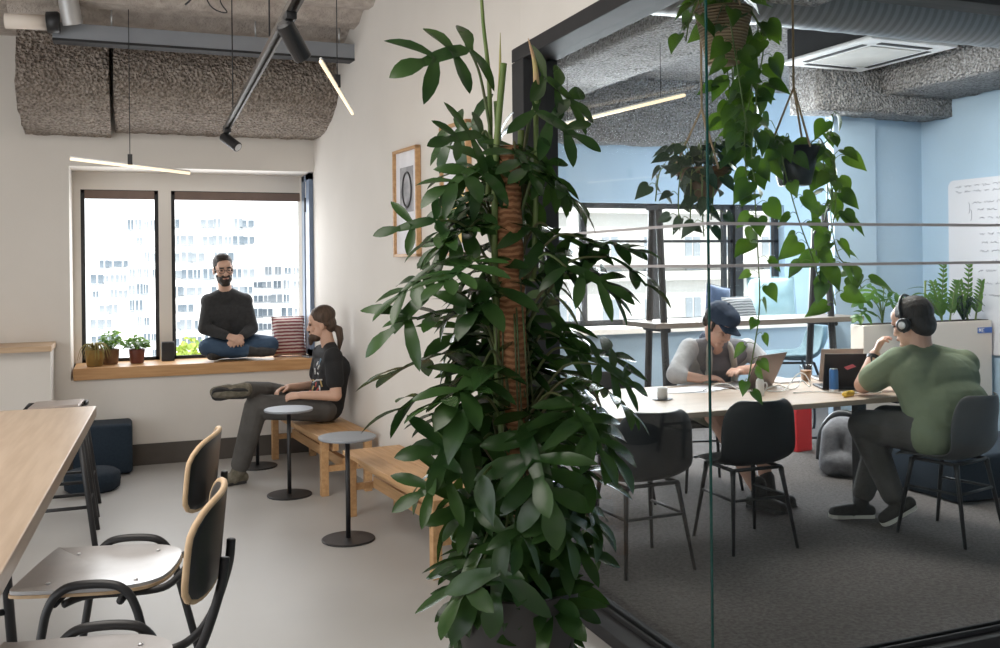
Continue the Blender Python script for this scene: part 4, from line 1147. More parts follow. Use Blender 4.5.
    for cx_, cz_, a0 in ((.74, .60, 0), (-.86, .60, 90), (-.86, -.72, 180), (.74, -.72, 270)):
        for i in range(6):
            a = R(a0 + 18 * i); out.append((cx_ + .06 * math.cos(a), cz_ + .06 * math.sin(a)))
    obj('board', prism(nb(), out, -.02, 0, 'X'), 'whiteb', w)
    bm = nb(); rg = random.Random(3)
    rows = [(.72, .60, .5), (.72, .555, .55), (.55, .46, .5), (.5, .40, .45), (.48, .33, .5), (.46, .27, .35), (.48, .2, .45), (.46, .13, .4), (.48, .06, .4), (.46, -.02, .3), (.5, -.1, .4), (.46, -.2, .45), (.48, -.3, .3)]
    for (y0, z0, ln) in rows:
        yy = y0
        while yy > y0 - ln:
            wl = rg.uniform(.05, .11); pts = []
            n = int(wl / .006)
            for i in range(n): pts.append((-.0215, yy - wl * i / n, z0 + rg.uniform(-.009, .011)))
            tube(bm, pts, .0016, 4); yy -= wl + .025
    for (yc, zc) in ((.58, .42), (.56, .36)):
        tube(bm, [(-.0215, yc + .012 * math.cos(a) + .01, zc + .045 * math.sin(a)) for a in [PI / 2 + PI * i / 10 for i in range(11)]], .0018, 4)
    obj('handwriting', bm, 'ink', w)
    # ceiling cassette and duct
    c = thing('ceiling_air_conditioner', 'square white ceiling cassette air conditioner with slots above the meeting table', 'air conditioner', (5.08, 5.57, 3.05), R(2))
    obj('body', box(nb(), (-.36, -.43, .03), (.36, .43, .268)), 'frame', c)
    bm = nb(); prism(bm, [(-.40, -.47), (.40, -.47), (.40, .47), (-.40, .47)], 0, .03, 'Z'); obj('panel', bm, 'white', c, bevel=.012)
    g = obj('intake_grille', box(nb(), (-.24, -.29, -.006), (.24, .29, .0)), 'laps', c, bevel=.004)
    g.data.materials[0] = pm('grille_grey', (.55, .54, .52), rough=.6)
    for a in range(4):
        if a % 2: bx = ((-.24, (.34 if a == 1 else -.39), -.004), (.24, (.385 if a == 1 else -.345), 0))
        else: bx = (((.28 if a == 0 else -.325), -.3, -.004), ((.325 if a == 0 else -.28), .3, 0))
        obj('air_slot', box(nb(), *bx), 'frame', c)
    d = thing('ventilation_duct', 'large round spiral steel air duct running under the meeting room ceiling', 'duct', (4.3, 4.52, 3.1))
    obj('duct', tube(nb(), [(-2.3, 0, 0)] + [(-2.3 + .1 * i, 0, 0) for i in range(1, 46)], [.195 + (.004 if i % 2 else 0) for i in range(46)], 40), 'duct', d, smooth=True)
    for x in (-1.2, .6): obj('hanger', tube(nb(), [(x, 0, .19), (x, 0, .26)], .006), 'zinc', d)
    l = thing('linear_pendant', 'thin warm linear pendant seen through the glass under the grey ceiling', 'lamp', (3.02, 5.95, 2.6), 0, 'thin linear pendant lamps')
    a, b = V((.03, .78, 0)), V((.25, -.78, 0)); 
    obj('light_tube', tube(nb(), [a, b], .010, 10), 'tube', l, smooth=True)
    obj('housing', tube(nb(), [a + V((0, 0, .016)), b + V((0, 0, .016))], .007, 8), 'white', l, smooth=True)
    for t_ in (.15, .85): obj('cable', tube(nb(), [a.lerp(b, t_) + V((0, 0, .02)), a.lerp(b, t_) + V((0, 0, .375))], .002, 6), 'black', l)

meeting()

# ------------------------------------------------------------------ hanging pothos
def hanging():
    def vine(bl, bs, pts, rng, step, size, face=(-.45, -.85, .1)):
        path = smooth_path(pts, 8); tube(bs, path, .0035, 6)
        acc = 0; k = 0
        for a, b in zip(path, path[1:]):
            acc += (b - a).length
            if acc > step:
                acc = 0; k += 1
                az = k * 2.5 + rng.uniform(-.7, .7)
                o = V((math.cos(az), math.sin(az), rng.uniform(-.2, .4))).normalized()
                L = size * rng.uniform(.75, 1.2) * (.7 if pts[0][2] - pts[-1][2] > 1.2 and a.z < pts[0][2] - 1.1 else 1); p = V(b) + o * rng.uniform(.03, .07)
                tube(bs, smooth_path([b, V(b).lerp(p, .6) + V((0, 0, .015)), p], 3), .0018, 5)
                d = V((o.x * .7, o.y * .7, rng.uniform(-1.1, -.15)))
                up = V(face) + V((rng.uniform(-.7, .7), rng.uniform(-.5, .5), rng.uniform(-.1, .9))) + o * .4
                heart_leaf(bl, frame_at(p, d, up), L, rng)
    def pothos(label, loc, pot_mat, r0, r1, h, vines, tuft, seed, leaf, straps=True, strap_top=3.0, size=.085, cone=False):
        rng = random.Random(seed)
        t = thing('hanging_pothos', label, 'hanging plant', loc, 0, 'hanging plants behind the glass')
        obj('pot', lathe(nb(), [(0, 0), (r0 * .9, 0), (r0, .012), (r1, h), (r1 * .93, h), (r1 * .9, h - .03), (0, h - .03)], 32), pot_mat, t, smooth=True)
        obj('soil', lathe(nb(), [(r1 * .9, h - .028), (0, h - .02)], 20), 'soil', t)
        bl, bs = nb(), nb()
        for v in vines: vine(bl, bs, v, rng, .042, size)
        for i in range(tuft):
            az = i * 2.4 + rng.uniform(-.4, .4)
            if loc[0] > 3 and math.sin(az) < -.35: continue
            q = rng.uniform(.2, 1.1) * r1; p = V((q * math.cos(az) * 1.2, q * math.sin(az) * 1.2, h + rng.uniform(0, .12)))
            tube(bs, smooth_path([(p.x * .3, p.y * .3, h - .03), (p.x * .7, p.y * .7, p.z + .02), p], 3), .0022, 5)
            heart_leaf(bl, frame_at(p, (math.cos(az), math.sin(az), rng.uniform(-1.0, .1)), (rng.uniform(-.5, .3), rng.uniform(-.9, 0), .8)), size * rng.uniform(.8, 1.25), rng)
        if straps:
            bm = nb()
            for a in (.5, .5 + 2 * PI / 3, .5 + 4 * PI / 3):
                e = V((r1 * math.cos(a), r1 * math.sin(a), h - .01)); tube(bm, [e, V((0, 0, h + .30)) , V((0, 0, strap_top - loc[2]))], .0055, 6)
            obj('strap', bm, 'rope', t, smooth=True)
        obj('vine', bs, 'stem', t, smooth=True); obj('foliage', bl, leaf, t, smooth=True)
    # woven basket, high
    x, y = 2.69, 3.9
    pothos('hanging pothos in a woven jute basket, highest of the three, with the longest vines', (x, y, 2.505), 'wicker', .085, .14, .26, [
        [(.08, -.05, .25), (.14, -.08, .18), (.12, -.06, -.1), (.08, -.05, -.35), (.1, -.04, -.62)],
        [(.05, .08, .25), (.11, .12, .2), (.12, .1, -.05), (.1, .08, -.3)],
        [(.1, 0, .25), (.16, 0, .15), (.17, -.02, -.2), (.17, 0, -.55), (.17, -.02, -.9), (.19, .0, -1.2), (.13, 0, -1.5), (.10, 0, -1.6)],
        [(-.05, -.1, .25), (-.08, -.16, .2), (-.02, -.15, -.1), (.03, -.14, -.35)],
        [(.08, -.1, .25), (.12, -.15, .1), (.08, -.15, -.15), (.06, -.13, -.45), (.09, -.12, -.6)],
        [(-.1, .02, .25), (-.17, .02, .22), (-.2, .02, .1)],
        [(.1, .1, .25), (.15, .16, .2), (.17, .16, .05), (.16, .15, -.12)],
        [(.02, .1, .25), (.1, .14, .12), (.12, .12, -.2), (.1, .1, -.5)]], 22, 21, 'leaf2', True, 3.3, .115)
    pothos('hanging pothos in a black pot slung from tan straps, right of the basket one', (3.10, 3.9, 1.925), 'blacks', .082, .123, .19, [
        [(.08, -.04, .19), (.15, -.06, .22), (.2, -.05, .32), (.19, -.05, .36)],
        [(.1, 0, .19), (.18, .02, .17), (.22, .02, .0), (.2, .0, -.12)],
        [(.09, -.06, .19), (.155, -.1, .14), (.15, -.12, -.1), (.11, -.12, -.3), (.12, -.12, -.48), (.16, -.1, -.6)],
        [(.1, -.05, .19), (.16, -.1, .1), (.12, -.12, -.15), (.18, -.1, -.35), (.28, -.08, -.42), (.36, -.06, -.52)],
        [(-.1, -.05, .19), (-.15, -.08, .2), (-.17, -.08, .12)],
        [(-.09, -.06, .19), (-.15, -.1, .12), (-.10, -.14, -.15), (-.02, -.14, -.34), (.05, -.12, -.48)],
        [(.1, .04, .19), (.2, .05, .25), (.24, .04, .12), (.25, .02, -.05)]], 12, 34, 'leaf2', True, 3.3, .112)
    pothos('dark-leaved hanging plant in a brown bowl, lowest left of the three', (2.66, 4.05, 1.85), 'brownpot', .05, .145, .16, [
        [(-.1, -.05, .16), (-.17, -.08, .14), (-.19, -.08, 0), (-.17, -.06, -.15)],
        [(-.06, -.1, .16), (-.1, -.15, .1), (-.1, -.15, -.08), (-.08, -.13, -.18)],
        [(-.08, -.06, .16), (-.14, -.12, .12), (-.15, -.12, -.1)],
        [(-.1, .05, .16), (-.2, .06, .16), (-.24, .05, .0)],
        [(-.03, -.12, .16), (-.04, -.16, .08), (-.06, -.16, -.1)]], 48, 45, 'leafd', True, 3.3, .08)
hanging()

# ------------------------------------------------------------------ people
def head_parts(Mh, s=1.0):
    """head shapes in a frame: x to the person's right-hand side of the viewer's frame, y forward, z up, origin between the eyes"""
    R3 = Mh.to_3x3()
    P = lambda x, y, z: Mh @ V((x * s, y * s, z * s))
    E = lambda x, y, z, a, b, c: ('e', P(x, y, z), (a * s, b * s, c * s), R3)
    K = lambda p, q, r0, r1=None: ('c', P(*p), P(*q), r0 * s, (r1 or r0) * s)
    sh = [E(0, -.012, .035, .075, .096, .092), E(0, .022, -.045, .056, .064, .074), K((-.015, .062, -.1), (.015, .062, -.1), .02), E(0, .045, .045, .06, .045, .05),
          K((0, .084, .004), (0, .098, -.036), .008, .0115), K((-.011, .088, -.041), (.011, .088, -.041), .008), K((-.04, .075, .018), (-.012, .084, .014), .009), K((.04, .075, .018), (.012, .084, .014), .009),
          E(-.043, .06, -.028, .02, .018, .02), E(.043, .06, -.028, .02, .018, .02), K((-.018, .083, -.066), (.018, .083, -.066), .009)]
    for sx in (-1, 1):
        sh += [E(sx * .077, -.012, -.012, .008, .02, .03), K((sx * .074, -.004, -.02), (sx * .078, -.02, .008), .009)]
    return sh, P, E, K, R3

def hand_shapes(wr, d, n, thumb, s=1.0, curl=.5):
    """palm, five fingers; d = finger direction, n = back of the hand, thumb = +1/-1 side"""
    d = V(d).normalized(); n = V(n) - d * V(n).dot(d); n.normalize(); x = d.cross(n).normalized() * thumb; wr = V(wr)
    P = lambda a, b, c: wr + (x * a + d * b + n * c) * s
    sh = [('c', P(0, -.02, 0), P(0, .012, 0), .025 * s, .026 * s)]
    for a in (.028, .010, -.009, -.027): sh.append(('c', P(a * .6, .012, 0), P(a, .085 - abs(a) * .18, .003), .0145 * s, .0115 * s))
    for a, L, k in ((.029, .070, .92), (.010, .079, 1.0), (-.0095, .073, 1.05), (-.028, .056, 1.18)):
        p = P(a, .085 - abs(a) * .18, .003); ang = 0.0
        for f, r0, r1 in ((.45, .0095, .0088), (.32, .0088, .008), (.23, .008, .0068)):
            ang += curl * k
            v = (d * math.cos(ang) - n * math.sin(ang)) * L * f * s
            sh.append(('c', p, p + v, r0 * s, r1 * s)); p = p + v
    t0, t1, t2, t3 = P(.018, .012, -.006), P(.042, .045, -.016), P(.05, .073, -.024), P(.047, .096, -.03)
    sh += [('c', t0, t1, .0145 * s, .0115 * s), ('c', t1, t2, .0112 * s, .0098 * s), ('c', t2, t3, .0096 * s, .0078 * s)]
    return sh

def limb(a, b, c, r, g=0.0):
    r0, r1, r2 = r
    return [('c', V(a), V(b), r0 + g, r1 + g), ('c', V(b), V(c), r1 + g, r2 + g)]

def torso(J, w, g=0.0, belly=0.0):
    """pelvis to shoulders; w = half-depth scale"""
    pl, ch, nk = V(J['pelvis']), V(J['chest']), V(J['neck'])
    hl, hr, sl, sr = (V(J[k]) for k in ('hipL', 'hipR', 'shL', 'shR'))
    lat = (sr - sl).normalized()
    hw = (hr - hl).length * .5
    sh = [('c', hl, hr, .095 * w + g), ('c', pl - lat * hw * .55, ch - lat * .085 * w, .103 * w + g, .10 * w + g), ('c', pl + lat * hw * .55, ch + lat * .085 * w, .103 * w + g, .10 * w + g),
          ('c', ch - lat * .09 * w, ch + lat * .09 * w, .105 * w + g), ('c', sl, sr, .055 * w + g), ('c', sl, ch - lat * .05, .06 * w + g, .09 * w + g), ('c', sr, ch + lat * .05, .06 * w + g, .09 * w + g),
          ('c', nk, sl.lerp(nk, .12), .042 + g, .05 * w + g), ('c', nk, sr.lerp(nk, .12), .042 + g, .05 * w + g)]
    if belly: sh.append(('e', pl.lerp(ch, .38) + V(J['fwd']).normalized() * .05, (belly, belly, belly * .9)))
    return sh

def shoe_shapes(ank, heel, toe, up, s=1.0):
    ank, heel, toe, up = V(ank), V(heel), V(toe), V(up).normalized()
    d = (toe - heel).normalized(); L = (toe - heel).length
    return [('c', heel + up * .038, heel + d * L * .45 + up * .036, .037 * s, .04 * s), ('c', heel + d * L * .45 + up * .036, toe - d * .035 + up * .03, .043 * s, .034 * s),
            ('c', ank, heel + d * .05 + up * .04, .043 * s, .04 * s)]

def sole_mesh(heel, toe, up, s=1.0):
    heel, toe, up = V(heel), V(toe), V(up).normalized(); d = (toe - heel).normalized(); x = d.cross(up).normalized(); L = (toe - heel).length
    bm = nb(); out = []
    for t, w in ((-.12, .015), (-.1, .03), (0, .037), (.2, .036), (.45, .035), (.68, .046), (.85, .044), (.96, .03), (1.0, .012)): out.append((t, w * s))
    pts = [(t, w) for t, w in out] + [(t, -w) for t, w in out[::-1]]
    A = [bm.verts.new(heel + d * L * t + x * w - up * .000) for t, w in pts]; B = [bm.verts.new(heel + d * L * t + x * w * 1.02 + up * .02) for t, w in pts]
    n = len(pts)
    for i in range(n): bm.faces.new((A[i], A[(i + 1) % n], B[(i + 1) % n], B[i]))
    bm.faces.new(A[::-1]); bm.faces.new(B); return bm

def head_frame(c, fwd, up=(0, 0, 1)):
    y = V(fwd).normalized(); z = V(up) - y * V(up).dot(y); z.normalize(); x = y.cross(z)
    m = Matrix((x, y, z)).transposed().to_4x4(); m.translation = V(c); return m

def rel(J, o):
    q = {}
    for k, v in J.items(): q[k] = V(v) if k in ('fwd', 'hfwd', 'hup') else V(v) - V(o)
    return q

def eyes_and_mouth(P, E, K, t, rot, lid=True):
    bm = nb()
    for sx in (-1, 1): ell(bm, P(sx * .031, .078, .001), (.0125, .008, .0055), rot)
    obj('eyes', bm, 'eye', t, smooth=True)

def window_man():
    o = (.83, 8.2, .78)
    J = rel(dict(pelvis=(.80, 8.245, .90), hipL=(.715, 8.235, .90), hipR=(.885, 8.235, .90), chest=(.755, 8.205, 1.16), shL=(.605, 8.19, 1.262), shR=(.89, 8.19, 1.258), neck=(.742, 8.165, 1.335),
             elL=(.563, 8.14, 1.045), elR=(.942, 8.14, 1.035), wrL=(.735, 8.035, .985), wrR=(.855, 8.035, .98),
             kneeL=(.585, 8.075, .895), kneeR=(1.075, 8.085, .895), ankL=(.90, 8.035, .855), ankR=(.74, 8.13, .84), fwd=(0, -1, 0), head=(.712, 8.10, 1.525), hfwd=(.12, -1, -.10), hup=(-.07, 0, 1)), o)
    t = thing('person', 'man in dark grey jumper and blue jeans sitting cross-legged on the window seat', 'person', o)
    Mh = head_frame(J['head'], J['hfwd'], J['hup']); sh, P, E, K, R3 = head_parts(Mh, .98)
    body = sh + [('c', J['neck'] + V((0, .01, -.03)), P(0, -.025, -.06), .056, .052)] + torso(J, .82)
    body += limb(J['shL'], J['elL'], J['wrL'], (.045, .037, .027)) + limb(J['shR'], J['elR'], J['wrR'], (.045, .037, .027))
    body += limb(J['hipL'], J['kneeL'], J['ankL'], (.07, .052, .038)) + limb(J['hipR'], J['kneeR'], J['ankR'], (.07, .052, .038))
    body += hand_shapes(J['wrL'], (.80, -.50, -.35), (-.25, -.55, .8), -1, 1, .42) + hand_shapes(J['wrR'], (-.80, -.45, -.40), (.25, -.6, .75), 1, 1, .42)
    blob('body', body, 'skin', t, .0045, 2)
    blob('sweater', torso(J, .93, .014) + limb(J['shL'], J['elL'], J['wrL'].lerp(J['elL'], .1), (.06, .053, .041)) + limb(J['shR'], J['elR'], J['wrR'].lerp(J['elR'], .1), (.06, .053, .041)) + [('c', J['neck'] + V((0, .01, -.035)), J['neck'] + V((-.006, 0, -.005)), .068, .060)], 'sweater', t, .007, 4)
    blob('jeans', [('c', J['hipL'], J['hipR'], .115), ('c', J['hipL'] + V((.03, -.08, .0)), J['hipR'] + V((-.03, -.08, .0)), .085)] + limb(J['hipL'], J['kneeL'], J['ankL'].lerp(J['kneeL'], .1), (.095, .077, .056)) + limb(J['hipR'], J['kneeR'], J['ankR'].lerp(J['kneeR'], .1), (.095, .077, .056)), 'jeans', t, .007, 4)
    O = V(o)
    for a, h, e, u in (('ankL', (.895, 8.05, .805), (1.115, 8.01, .815), (.1, -.35, 1)), ('ankR', (.73, 8.10, .80), (.585, 8.0, .80), (-.4, .3, 1))):
        blob('shoe', shoe_shapes(J[a], V(h) - O, V(e) - O, u), 'shoe', t, .006, 3)
    eyes_and_mouth(P, E, K, t, R3)
    blob('hair', [E(0, -.019, .055, .083, .096, .083), E(.008, .03, .108, .060, .056, .032), K((-.072, .012, .03), (-.066, .018, -.02), .009, .007), K((.072, .012, .03), (.066, .018, -.02), .009, .007), E(0, -.075, .0, .06, .035, .055)], 'hair', t, .005, 2)
    blob('beard', [E(0, .028, -.074, .064, .064, .053), K((-.03, .087, -.047), (.03, .087, -.047), .0095), K((-.058, .022, -.045), (-.045, .04, -.085), .011, .016), K((.058, .022, -.045), (.045, .04, -.085), .011, .016), K((-.012, .06, -.108), (.012, .06, -.108), .028)], 'hair', t, .0045, 2)
    bm = nb(); ell(bm, P(0, .0945, -.064), (.014, .006, .005), R3); obj('lips', bm, 'lip', t, smooth=True)
    bm = nb()
    for sx in (-1, 1): caps(bm, P(sx * .045, .079, .025), P(sx * .014, .091, .024), .005)
    obj('eyebrows', bm, 'hair', t, smooth=True)
    bm = nb()
    for sx in (-1, 1):
        tube(bm, [P(sx * .033 + .0245 * math.cos(a), .102, .0 + .021 * math.sin(a)) for a in [2 * PI * i / 20 for i in range(21)]], .0022, 6, False)
        tube(bm, [P(sx * .057, .100, .004), P(sx * .081, .0, .004)], .0018, 6)
    tube(bm, [P(-.009, .104, .003), P(.009, .104, .003)], .002, 6)
    obj('glasses', bm, 'black', t, smooth=True)

def bench_man():
    o = (1.33, 7.03, 0)
    J = rel(dict(pelvis=(1.345, 7.04, .515), hipL=(1.31, 6.95, .512), hipR=(1.31, 7.13, .512), chest=(1.385, 7.03, .79), shL=(1.365, 6.865, .885), shR=(1.345, 7.20, .885), neck=(1.375, 7.04, .945),
             elL=(1.37, 6.80, .615), elR=(1.30, 7.24, .64), wrL=(1.135, 6.865, .625), wrR=(1.07, 7.06, .66),
             kneeL=(.83, 6.97, .545), ankL=(.715, 7.01, .115), kneeR=(.94, 7.21, .615), ankR=(.745, 6.89, .685), fwd=(-1, 0, 0), head=(1.31, 7.05, 1.115), hfwd=(-1, .22, -.05), hup=(.05, 0, 1)), o)
    t = thing('person', 'long-haired man in black t-shirt on the oak bench, one ankle on his knee', 'person', o)
    Mh = head_frame(J['head'], J['hfwd'], J['hup']); sh, P, E, K, R3 = head_parts(Mh, .97)
    body = sh + [('c', J['neck'] + V((0, 0, -.03)), P(0, -.03, -.06), .053, .05)] + torso(J, .80)
    body += limb(J['shL'], J['elL'], J['wrL'], (.047, .040, .028)) + limb(J['shR'], J['elR'], J['wrR'], (.047, .04, .028))
    body += limb(J['hipL'], J['kneeL'], J['ankL'], (.07, .05, .036)) + limb(J['hipR'], J['kneeR'], J['ankR'], (.07, .05, .036))
    body += hand_shapes(J['wrL'], (-.9, .35, -.1), (-.1, -.5, .8), 1, 1, .4) + hand_shapes(J['wrR'], (-.8, -.5, -.1), (.1, .5, .8), -1, 1, .4)
    blob('body', body, 'skin', t, .0045, 2)
    tee = blob('t_shirt', torso(J, 1.0, .012) + [('c', J['shL'], J['shL'].lerp(J['elL'], .62), .064, .066), ('c', J['shR'], J['shR'].lerp(J['elR'], .62), .064, .066), ('c', J['pelvis'] + V((0, 0, .03)), J['pelvis'] + V((0, 0, .1)), .125, .12)], 'tee', t, .007, 4)
    # printed motif on the chest
    from mathutils.bvhtree import BVHTree
    bv = BVHTree.FromPolygons([v.co for v in tee.data.vertices], [p.vertices for p in tee.data.polygons])
    rng = random.Random(2)
    for mname, mm, spots in (('white_print', 'p_white', [(-.09, .72), (-.04, .76), (.02, .70), (-.06, .81), (.05, .77), (.0, .83), (-.1, .66)]), ('red_print', 'p_red', [(-.07, .64), (.03, .63), (-.03, .68)]), ('tan_print', 'p_tan', [(.06, .70), (-.01, .65), (-.11, .70)]), ('blue_print', 'p_blue', [(-.05, .85)])):
        bm = nb()
        for (dy, z) in spots:
            pts = []; a_ = rng.uniform(0, PI); k = rng.uniform(.014, .03)
            for q in (-1, 0, 1):
                h = bv.ray_cast(V((-.8, dy + q * k * math.cos(a_) - .02, z + q * k * math.sin(a_))), V((1, 0, 0)))
                if h[0]: pts.append(h[0] + V((-.001, 0, 0)))
            if len(pts) == 3: tube(bm, pts, .0065, 6)
        obj(mname, bm, mm, tee, smooth=True)
    blob('trousers', [('c', J['hipL'], J['hipR'], .108), ('c', J['pelvis'], J['pelvis'] + V((-.1, 0, -.005)), .105, .09)] + limb(J['hipL'], J['kneeL'], J['ankL'].lerp(J['kneeL'], .06), (.104, .087, .068)) + limb(J['hipR'], J['kneeR'], J['ankR'].lerp(J['kneeR'], .1), (.095, .078, .06)), 'greytr', t, .007, 4)
    O = V(o)
    for a, h, e, u in (('ankL', (.735, 7.03, .002), (.57, 6.98, .002), (0, 0, 1)), ('ankR', (.735, 6.855, .655), (.515, 6.835, .665), (-.15, .75, .55))):
        s = blob('boot', shoe_shapes(J[a], V(h) - O, V(e) - O, u, 1.22) + [('c', J[a], J[a].lerp(J['knee' + a[-1]], .12), .047, .045)], 'boot', t, .006, 3)
        obj('sole', sole_mesh(V(h) - O, V(e) - O, u, 1.2), 'soled', s)
    eyes_and_mouth(P, E, K, t, R3)
    blob('hair', [E(0, -.017, .058, .083, .097, .086), E(0, -.07, .0, .07, .052, .07), K((-.074, .0, .035), (-.074, -.045, .0), .012, .014), K((.074, .0, .035), (.074, -.045, .0), .012, .014), E(0, -.03, .075, .078, .09, .075)], 'hairb', t, .005, 2)
    blob('ponytail', [K((0, -.10, -.03), (0, -.135, -.05), .027, .03), K((0, -.135, -.05), (0, -.142, -.12), .03, .026), K((0, -.142, -.12), (0, -.125, -.21), .026, .011)], 'hairb', t, .005, 2)
    blob('beard', [E(0, .04, -.088, .05, .054, .042), K((-.028, .088, -.05), (.028, .088, -.05), .009), K((0, .075, -.1), (0, .082, -.14), .026, .016)], 'hairb', t, .0045, 2)

def cap_man():
    o = (3.68, 5.6, 0)
    J = rel(dict(pelvis=(3.70, 5.655, .565), hipL=(3.60, 5.62, .572), hipR=(3.80, 5.62, .572), chest=(3.69, 5.50, .86), shL=(3.455, 5.435, .975), shR=(3.93, 5.46, .955), neck=(3.645, 5.40, 1.01),
             elL=(3.275, 5.32, .822), elR=(4.02, 5.36, .825), wrL=(3.40, 5.225, .80), wrR=(3.74, 5.275, .83),
             kneeL=(3.50, 5.22, .55), kneeR=(3.79, 5.20, .55), ankL=(3.64, 4.95, .11), ankR=(3.80, 5.08, .11), fwd=(0, -1, 0), head=(3.585, 5.275, 1.135), hfwd=(.30, -.78, -.58), hup=(.1, -.3, 1)), o)
    t = thing('person', 'man in navy cap and pale grey jacket bent over a laptop at the table', 'person', o)
    Mh = head_frame(J['head'], J['hfwd'], J['hup']); sh, P, E, K, R3 = head_parts(Mh, 1.07)
    body = sh + [('c', J['neck'] + V((0, .02, -.03)), P(0, -.03, -.05), .056, .052)] + torso(J, .82)
    body += limb(J['shL'], J['elL'], J['wrL'], (.046, .040, .030)) + limb(J['shR'], J['elR'], J['wrR'], (.046, .04, .03))
    body += limb(J['hipL'], J['kneeL'], J['ankL'], (.08, .058, .040)) + limb(J['hipR'], J['kneeR'], J['ankR'], (.08, .058, .04))
    body += hand_shapes(J['wrL'], (.85, -.45, .05), (0, -.2, 1), -1, 1.0, .28) + hand_shapes(J['wrR'], (-.8, -.5, .05), (0, -.2, 1), 1, 1, .28)
    blob('body', body, 'skin2', t, .0045, 2)
    blob('t_shirt', torso(J, .88, .008), 'gtee', t, .007, 4)
    jk = []
    lat = V((1, 0, 0))
    for s_, S1, EL, WR in ((-1, 'shL', 'elL', 'wrL'), (1, 'shR', 'elR', 'wrR')):
        jk += [('c', J[S1], J[EL], .069, .062), ('c', J[EL], J[EL].lerp(J[WR], .22), .06, .056), ('c', J[S1], J['chest'] + lat * .13 * s_ + V((0, .03, -.05)), .064, .072), ('c', J['chest'] + lat * .135 * s_ + V((0, .01, -.05)), J['pelvis'] + lat * .13 * s_ + V((0, .01, .05)), .075, .078),
               ('c', J[S1], J['neck'] + V((.045 * s_, .04, -.02)), .06, .05)]
    jk += [('c', J['chest'] + V((-.1, .05, 0)), J['chest'] + V((.1, .05, 0)), .09), ('c', J['pelvis'] + V((-.08, .03, .1)), J['pelvis'] + V((.08, .03, .1)), .1)]
    blob('jacket', jk, 'gjacket', t, .007, 4)
    bm = nb()
    for s_ in (-1, 1):
        pts = smooth_path([J['neck'] + V((.065 * s_, .02, .02)), J['neck'] + V((.085 * s_, -.035, -.04)), J['chest'] + V((.10 * s_, -.085, -.03)), J['chest'] + V((.115 * s_, -.062, -.2))], 4)
        tube(bm, pts, [.02] * 6 + [.024] * (len(pts) - 6), 8)
    obj('jacket_lapel', bm, 'lining', t, smooth=True)
    bm = nb(); pts = smooth_path([J['neck'] + V((-.10, -.01, -.03)), J['neck'] + V((-.075, .05, .035)), J['neck'] + V((0, .08, .045)), J['neck'] + V((.075, .05, .03)), J['neck'] + V((.1, -.01, -.03))], 4)
    tube(bm, pts, .026, 8); obj('jacket_collar', bm, 'navycap', t, smooth=True)
    blob('shorts', [('c', J['hipL'], J['hipR'], .11)] + [('c', J['hipL'], J['hipL'].lerp(J['kneeL'], .78), .1, .088), ('c', J['hipR'], J['hipR'].lerp(J['kneeR'], .78), .1, .088)], 'khaki', t, .007, 3)
    O = V(o)
    for a, h, e in (('ankL', (3.625, 5.0, .006), (3.71, 4.78, .006)), ('ankR', (3.80, 5.12, .006), (3.87, 4.90, .006))):
        s = blob('shoe', shoe_shapes(J[a], V(h) - O, V(e) - O, (0, 0, 1), 1.15) + [('c', J[a], J[a] + V((0, .005, .05)), .05, .048)], 'shoe', t, .006, 3)
        obj('sole', sole_mesh(V(h) - O, V(e) - O, (0, 0, 1), 1.2), 'soled', s)
    eyes_and_mouth(P, E, K, t, R3)
    blob('hair', [E(0, -.03, .03, .08, .095, .075), E(0, -.07, -.015, .064, .045, .05), K((-.076, .0, .01), (-.073, .012, -.03), .011, .008), K((.076, .0, .01), (.073, .012, -.03), .011, .008)], 'hair', t, .005, 2)
    cap = blob('cap', [E(0, -.018, .062, .0885, .106, .082), E(0, .03, .075, .08, .07, .06), K((0, -.02, .14), (0, -.02, .146), .012, .008)], 'navycap', t, .005, 3)
    bm = nb(); rows = []
    for j in range(6):
        v = j / 5; row = []
        for i in range(13):
            u = i / 12 * 2 - 1
            row.append(bm.verts.new(P(u * .078 * (1 - .18 * v), .068 + (.085 * v) * math.sqrt(max(0, 1 - (u * .86) ** 2)) - .035 * u * u, .052 - .020 * u * u - .022 * v)))
        rows.append(row)
    for a, b in zip(rows, rows[1:]):
        for i in range(12): bm.faces.new((a[i], a[i + 1], b[i + 1], b[i]))
    obj('cap_brim', bm, 'navycap', cap, smooth=True, solid=.004)

